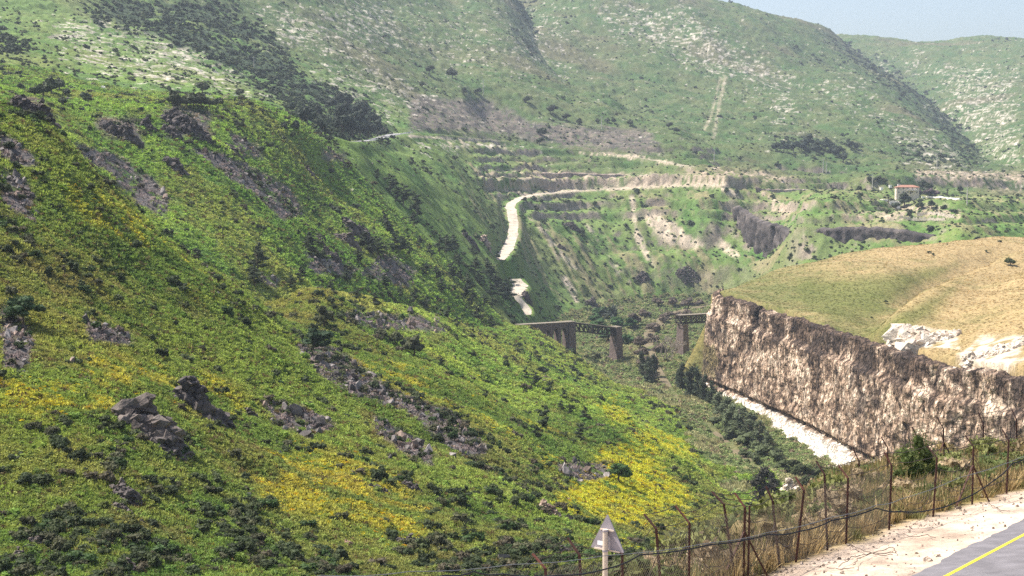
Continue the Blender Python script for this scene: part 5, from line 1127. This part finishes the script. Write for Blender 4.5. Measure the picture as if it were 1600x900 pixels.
# ------------------------------------------------------------------ roadside fence
M_rust = mat('rusty_steel', (.075, .034, .026), .8, .35, 9); M_rustl = mat('rusty_red_steel', (.13, .048, .034), .8, .3, 9)
M_wire = mat('dull_wire', (.075, .055, .045), .6, metal=.3); M_mesh = mat('chain_link', (.17, .14, .105), .6, metal=.2)
FL = FRONT; BK = np.array([(10., 52.), (14.1, 57.), (16.2, 60.), (18.8, 61.6), (21.2, 63.2), (23.4, 65.2), (27.5, 69)])
def on_line(px, poly):
    u = uw(px, 820)[0]
    for a, b in zip(poly[:-1], poly[1:]):
        d_ = b - a; den = d_[0] - u * d_[1]
        if abs(den) > 1e-9:
            t = (u * a[1] - a[0]) / den
            if -1e-6 <= t <= 1 + 1e-6: p = a + d_ * t; return np.array([p[0], p[1], hz(p[0], p[1])])
    return None
def at_y(px, py, Y_): return Vector(P(px, py, Y_))
def fence(name, label, posts, poly, mesh_to, wires=True):
    first = on_line(posts[0][4], poly); e = empty(name, first, 0, label, 'fence'); o0 = Vector(first); heads = []
    for tx, ty, bx, by, sx, kind in posts:
        g = Vector(on_line(sx, poly)); bend = at_y(bx, by, g.y); tip = at_y(tx, ty, g.y + .22); g = g - Vector((0, 0, .25))
        m_ = MB(); w = .058; m_.bar(g - o0, bend - o0, w, w * .35); m_.bar(g - o0 + Vector((w * .4, .018, 0)), bend - o0 + Vector((w * .4, .018, 0)), w * .4, w)
        p = m_.build('post', M_rust, e)
        MB().bar(bend - o0, tip - o0, .05, .03).build('arm', M_rustl if kind & 1 else M_rust, p)
        if kind & 2:
            for dx in (-.72, .80): MB().bar(g - o0 + Vector((dx, .5 * dx, .12)), (g * .28 + bend * .72) - o0, .055, .03).build('brace', M_rust, p)
        if kind & 4: MB().bar(g - o0 + Vector((.13, 0, 0)), bend - o0 + Vector((.12, 0, .05)), .05, .03).build('twin_post', M_rust, p)
        heads.append((g, bend, tip))
    r = random.Random(len(posts))
    def strand(a, b, sag, rad=.006, n=9, jx=0.):
        pts = []
        for k in range(n + 1):
            t = k / n; q = a.lerp(b, t) - Vector((0, 0, sag * 4 * t * (1 - t))); q += Vector((r.gauss(0, jx), r.gauss(0, jx), r.gauss(0, jx))) * (0 < k < n); pts.append(q - o0)
        return pts
    if wires:
        m_ = MB()
        for (g0, b0, t0), (g1, b1, t1) in zip(heads[:-1], heads[1:]):
            if (g1 - g0).length > 6: continue
            for f_ in (.15, .55, .95):
                if r.random() < .72: m_.tube(strand(b0.lerp(t0, f_), b1.lerp(t1, f_), r.uniform(.0, .10), .006, jx=.012), .010, 4)
            for f_ in (.35, .62, .86):
                if r.random() < .8: m_.tube(strand(g0.lerp(b0, f_), g1.lerp(b1, f_ + r.uniform(-.06, .06)), r.uniform(.05, .35), jx=.015), .010, 4)
        m_.build('wire', M_wire, e)
        m_ = MB()                                   # loose coils hanging from the wires
        for (g0, b0, t0), (g1, b1, t1) in zip(heads[3:-1], heads[4:]):
            if (g1 - g0).length > 6: continue
            for _ in range(2):
                a = g0.lerp(b0, r.uniform(.5, .95)); b = g1.lerp(b1, r.uniform(.4, .9)); m_.tube(strand(a, b, r.uniform(.35, .75), n=14, jx=.03), .011, 4)
        m_.build('loose_wire', M_wire, e)
    if mesh_to:
        m_ = MB(); sp = .105
        for i, ((g0, b0, t0), (g1, b1, t1)) in enumerate(zip(heads[:-1], heads[1:])):
            if i >= mesh_to: break
            d_ = (g1 - g0); L_ = math.hypot(d_.x, d_.y); H_ = min((b0 - g0).z, (b1 - g1).z) - .35; n = int((L_ + H_) / sp)
            def pt(s_, z_): t = s_ / L_; return g0.lerp(g1, t) + Vector((0, 0, .3 + z_ + .02 * math.sin(s_ * 5 + z_ * 3))) - o0
            for k in range(1, n):
                s0 = k * sp                       # rising to the right and to the left
                for a, b in (((s0 - H_, 0), (s0, H_)), ((s0, 0), (s0 - H_, H_))):
                    (sa, za), (sb, zb) = a, b
                    def clip(s_, z_, S_, Z_):
                        if s_ < 0: z_ += (0 - s_) * (Z_ - z_) / (S_ - s_); s_ = 0
                        if s_ > L_: z_ += (L_ - s_) * (Z_ - z_) / (S_ - s_); s_ = L_
                        return s_, z_
                    if max(sa, sb) <= 0 or min(sa, sb) >= L_: continue
                    A_ = clip(sa, za, sb, zb); B_ = clip(sb, zb, sa, za); m_.tube([pt(*A_), pt(*B_)], .0042, 3)
        m_.build('mesh', M_mesh, e)
    return e
fence('roadside_fence', 'rusty bent-top post fence with torn chain-link along the road verge',
  [(790,905,810,925,814,0),(832,865,852,888,858,1),(887,840,905,867,915,0),(955,845,972,866,973,0),(1006,803,1025,826,1038,0),(1055,790,1077,817,1077,1),(1112,768,1131,788,1153,0),(1148,770,1164,793,1162,7),(1197,760,1207,783,1221,0),
   (1243,745,1256,766,1243,1),(1275,720,1288,741,1294,0),(1310,727,1325,747,1322,1),(1382,707,1393,727,1389,1),(1448,696,1464,715,1457,0),(1508,680,1521,698,1518,2),(1566,671,1576,688,1571,0),(1622,655,1632,672,1628,0),(1680,640,1690,656,1688,0)], FL, 12)
fence('back_fence', 'second row of rusty bent-top posts standing behind the roadside fence',
  [(1332,700,1342,720,1343,0),(1377,683,1387,700,1386,0),(1425,667,1432,682,1432,0),(1464,652,1474,670,1474,2),(1529,645,1536,662,1535,0),(1581,640,1588,655,1586,0)], BK, 0)
# overhead cables in front of the fence
def cable(name, pts, r, m, label, dep):
    q = [Vector(P(a, b, dep(a))) for a, b in pts]; f = []
    for i in range(len(q) - 1):
        for k in range(4): f.append(q[i].lerp(q[i + 1], k / 4) - Vector((0, 0, .035 * math.sin(math.pi * k / 4))))
    f.append(q[-1]); o0 = f[0].copy(); b_ = MB(); b_.tube([p - o0 for p in f], r, 7); o = b_.build(name, m); o.location = o0; return tag(o, label, 'cable')
M_black = mat('black_rubber', (.012, .012, .014), .5); M_gcab = mat('grey_steel_cable', (.22, .22, .21), .5, metal=.4)
dep = lambda a: 20 + (a - 600) * .011
cable('overhead_cable', [(560,912),(697,899),(740,893),(783,897),(873,899),(947,889),(1000,867),(1110,851),(1200,835),(1250,830),(1300,813),(1370,794),(1407,799),(1453,797),(1500,782),(1550,753),(1583,723),(1600,716),(1700,690)], .0135, M_black, 'thick black cable sagging in front of the fence', dep)
cable('overhead_cable', [(400,906),(503,899),(640,893),(800,882),(947,868),(1110,848),(1200,832),(1300,808),(1370,789),(1407,780),(1500,746),(1600,713),(1700,680)], .0065, M_gcab, 'thin grey cable running just above the thick black one', lambda a: dep(a) + .03)
# the triangular sign seen from the back
M_alu = mat('dull_aluminium', (.36, .33, .36), .55, .10, 5, metal=.35); M_galv = mat('pale_galvanised', (.62, .52, .42), .6, .1, 6, metal=.2); M_stick = mat('white_sticker', (.85, .85, .85), .6)
sg = P(947, 905, 27.15); sgz = bench_plane(sg[0], sg[1]) ; gp = Vector((sg[0], sg[1], min(hz(sg[0], sg[1]), sg[2])))
e = empty('road_sign', gp, 0, 'grey back of a triangular road sign on a pale pole', 'road sign')
A_, B_, C_ = Vector(P(949, 803, 27.25)), Vector(P(922.5, 855, 27.47)), Vector(P(975.5, 864.5, 27.03)); nn = (B_ - A_).cross(C_ - A_).normalized(); nn = nn if nn.y < 0 else -nn
def rounded(a, b, c, t=.035):
    o = []
    for p, q, s_ in ((a, c, b), (b, a, c), (c, b, a)):
        for k in (-1, -.3, .3, 1):
            d_ = (q - p).normalized() if k < 0 else (s_ - p).normalized(); o.append(p + d_ * t * abs(k) + ((q - p).normalized() + (s_ - p).normalized()) * t * .25 * (1 - abs(k)))
    return o
ring = rounded(A_, B_, C_); n = len(ring); v = [p - gp for p in ring] + [p - gp - nn * .02 for p in ring]
b_ = MB(); b_.add(v, [tuple(range(n)), tuple(range(n, 2 * n))[::-1]] + [(k, (k + 1) % n, n + (k + 1) % n, n + k) for k in range(n)]); pl = b_.build('plate', M_alu, e)
ctr = (A_ + B_ + C_) / 3; ux = (C_ - B_).normalized(); uz = (A_ - (B_ + C_) / 2).normalized(); L3 = lambda x_, y_, z_: ctr + ux * x_ + uz * y_ + nn * z_ - gp
MB().bar(L3(-.02, -.33, .045) , L3(-.02, .185, .045), .0, .0) if False else None
pc = ctr + nn * .075; pole = MB(); pole.tube([Vector((pc.x, pc.y, gp.z - .4)) - gp, Vector((pc.x, pc.y, ctr.z + .19)) - gp], .052, 14); pole.build('pole', M_galv, e)
for y_, w_ in ((.165, .155), (-.235, .29)):
    k_ = MB().bar(L3(-w_, y_, .012), L3(w_, y_, .012), .022, .03).build('bracket', M_galv, e)
    MB().tube([L3(0, y_ - .015, .075), L3(0, y_ + .015, .075)], .060, 12).build('clamp', M_alu, k_)
b_ = MB(); b_.add([L3(-.225, -.165, .003), L3(-.105, -.165, .003), L3(-.105, -.075, .003), L3(-.225, -.075, .003)], [(0, 1, 2, 3)]); b_.build('sticker', M_stick, pl)
# wire scraps on the gravel verge
def scrap(pts, label, seed):
    r = random.Random(seed); q = []
    for a, b in pts: p = onplane(a, b); q.append(Vector((p[0], p[1], p[2] + .05 + r.uniform(0, .10))))
    o0 = q[0].copy(); f = []
    for i in range(len(q) - 1):
        for k in range(5): f.append(q[i].lerp(q[i + 1], k / 5) - o0 + Vector((r.gauss(0, .02), r.gauss(0, .02), r.gauss(0, .012))))
    b_ = MB(); b_.tube(f, .010, 5); o = b_.build('wire_scrap', M_wire); o.location = o0; tag(o, label, 'wire', 'old wires on the verge')
scrap([(1310,890),(1330,878),(1360,872),(1400,868),(1395,860),(1365,868),(1340,880),(1332,893)], 'curled loop of old wire on the gravel by the asphalt edge', 1)
scrap([(1325,855),(1345,866),(1372,870),(1400,868)], 'bent wire trailing from the fence post across the gravel', 2)
scrap([(1540,786),(1552,795),(1566,802),(1583,803)], 'thin wire curling from the braced post onto the verge', 3)
scrap([(1400,838),(1425,842),(1450,840),(1465,846)], 'short wire lying by the stones under the fence', 4)
scrap([(1290,893),(1315,897),(1336,894)], 'straight rusty rod lying low on the gravel verge', 5)

# ------------------------------------------------------------------ haze in the air of the valley
HZ = bpy.data.materials.new('haze'); HZ.use_nodes = True; t = HZ.node_tree; t.nodes.remove(t.nodes['Principled BSDF'])
pv = N(t, 'ShaderNodeVolumePrincipled'); pv.inputs['Color'].default_value = (.74, .85, 1.0, 1); pv.inputs['Density'].default_value = .000080; pv.inputs['Anisotropy'].default_value = .15
t.links.new(pv.outputs[0], [q for q in t.nodes if q.type == 'OUTPUT_MATERIAL'][0].inputs['Volume'])
m_ = MB(); m_.box((0, 2100, float(Z.min()) - 1.5), (4800, 4500, float(Z.max()) - float(Z.min()) + 12)); o = m_.build('haze', HZ); tag(o, 'thin pale blue haze filling the valley air', 'haze', kind='stuff')
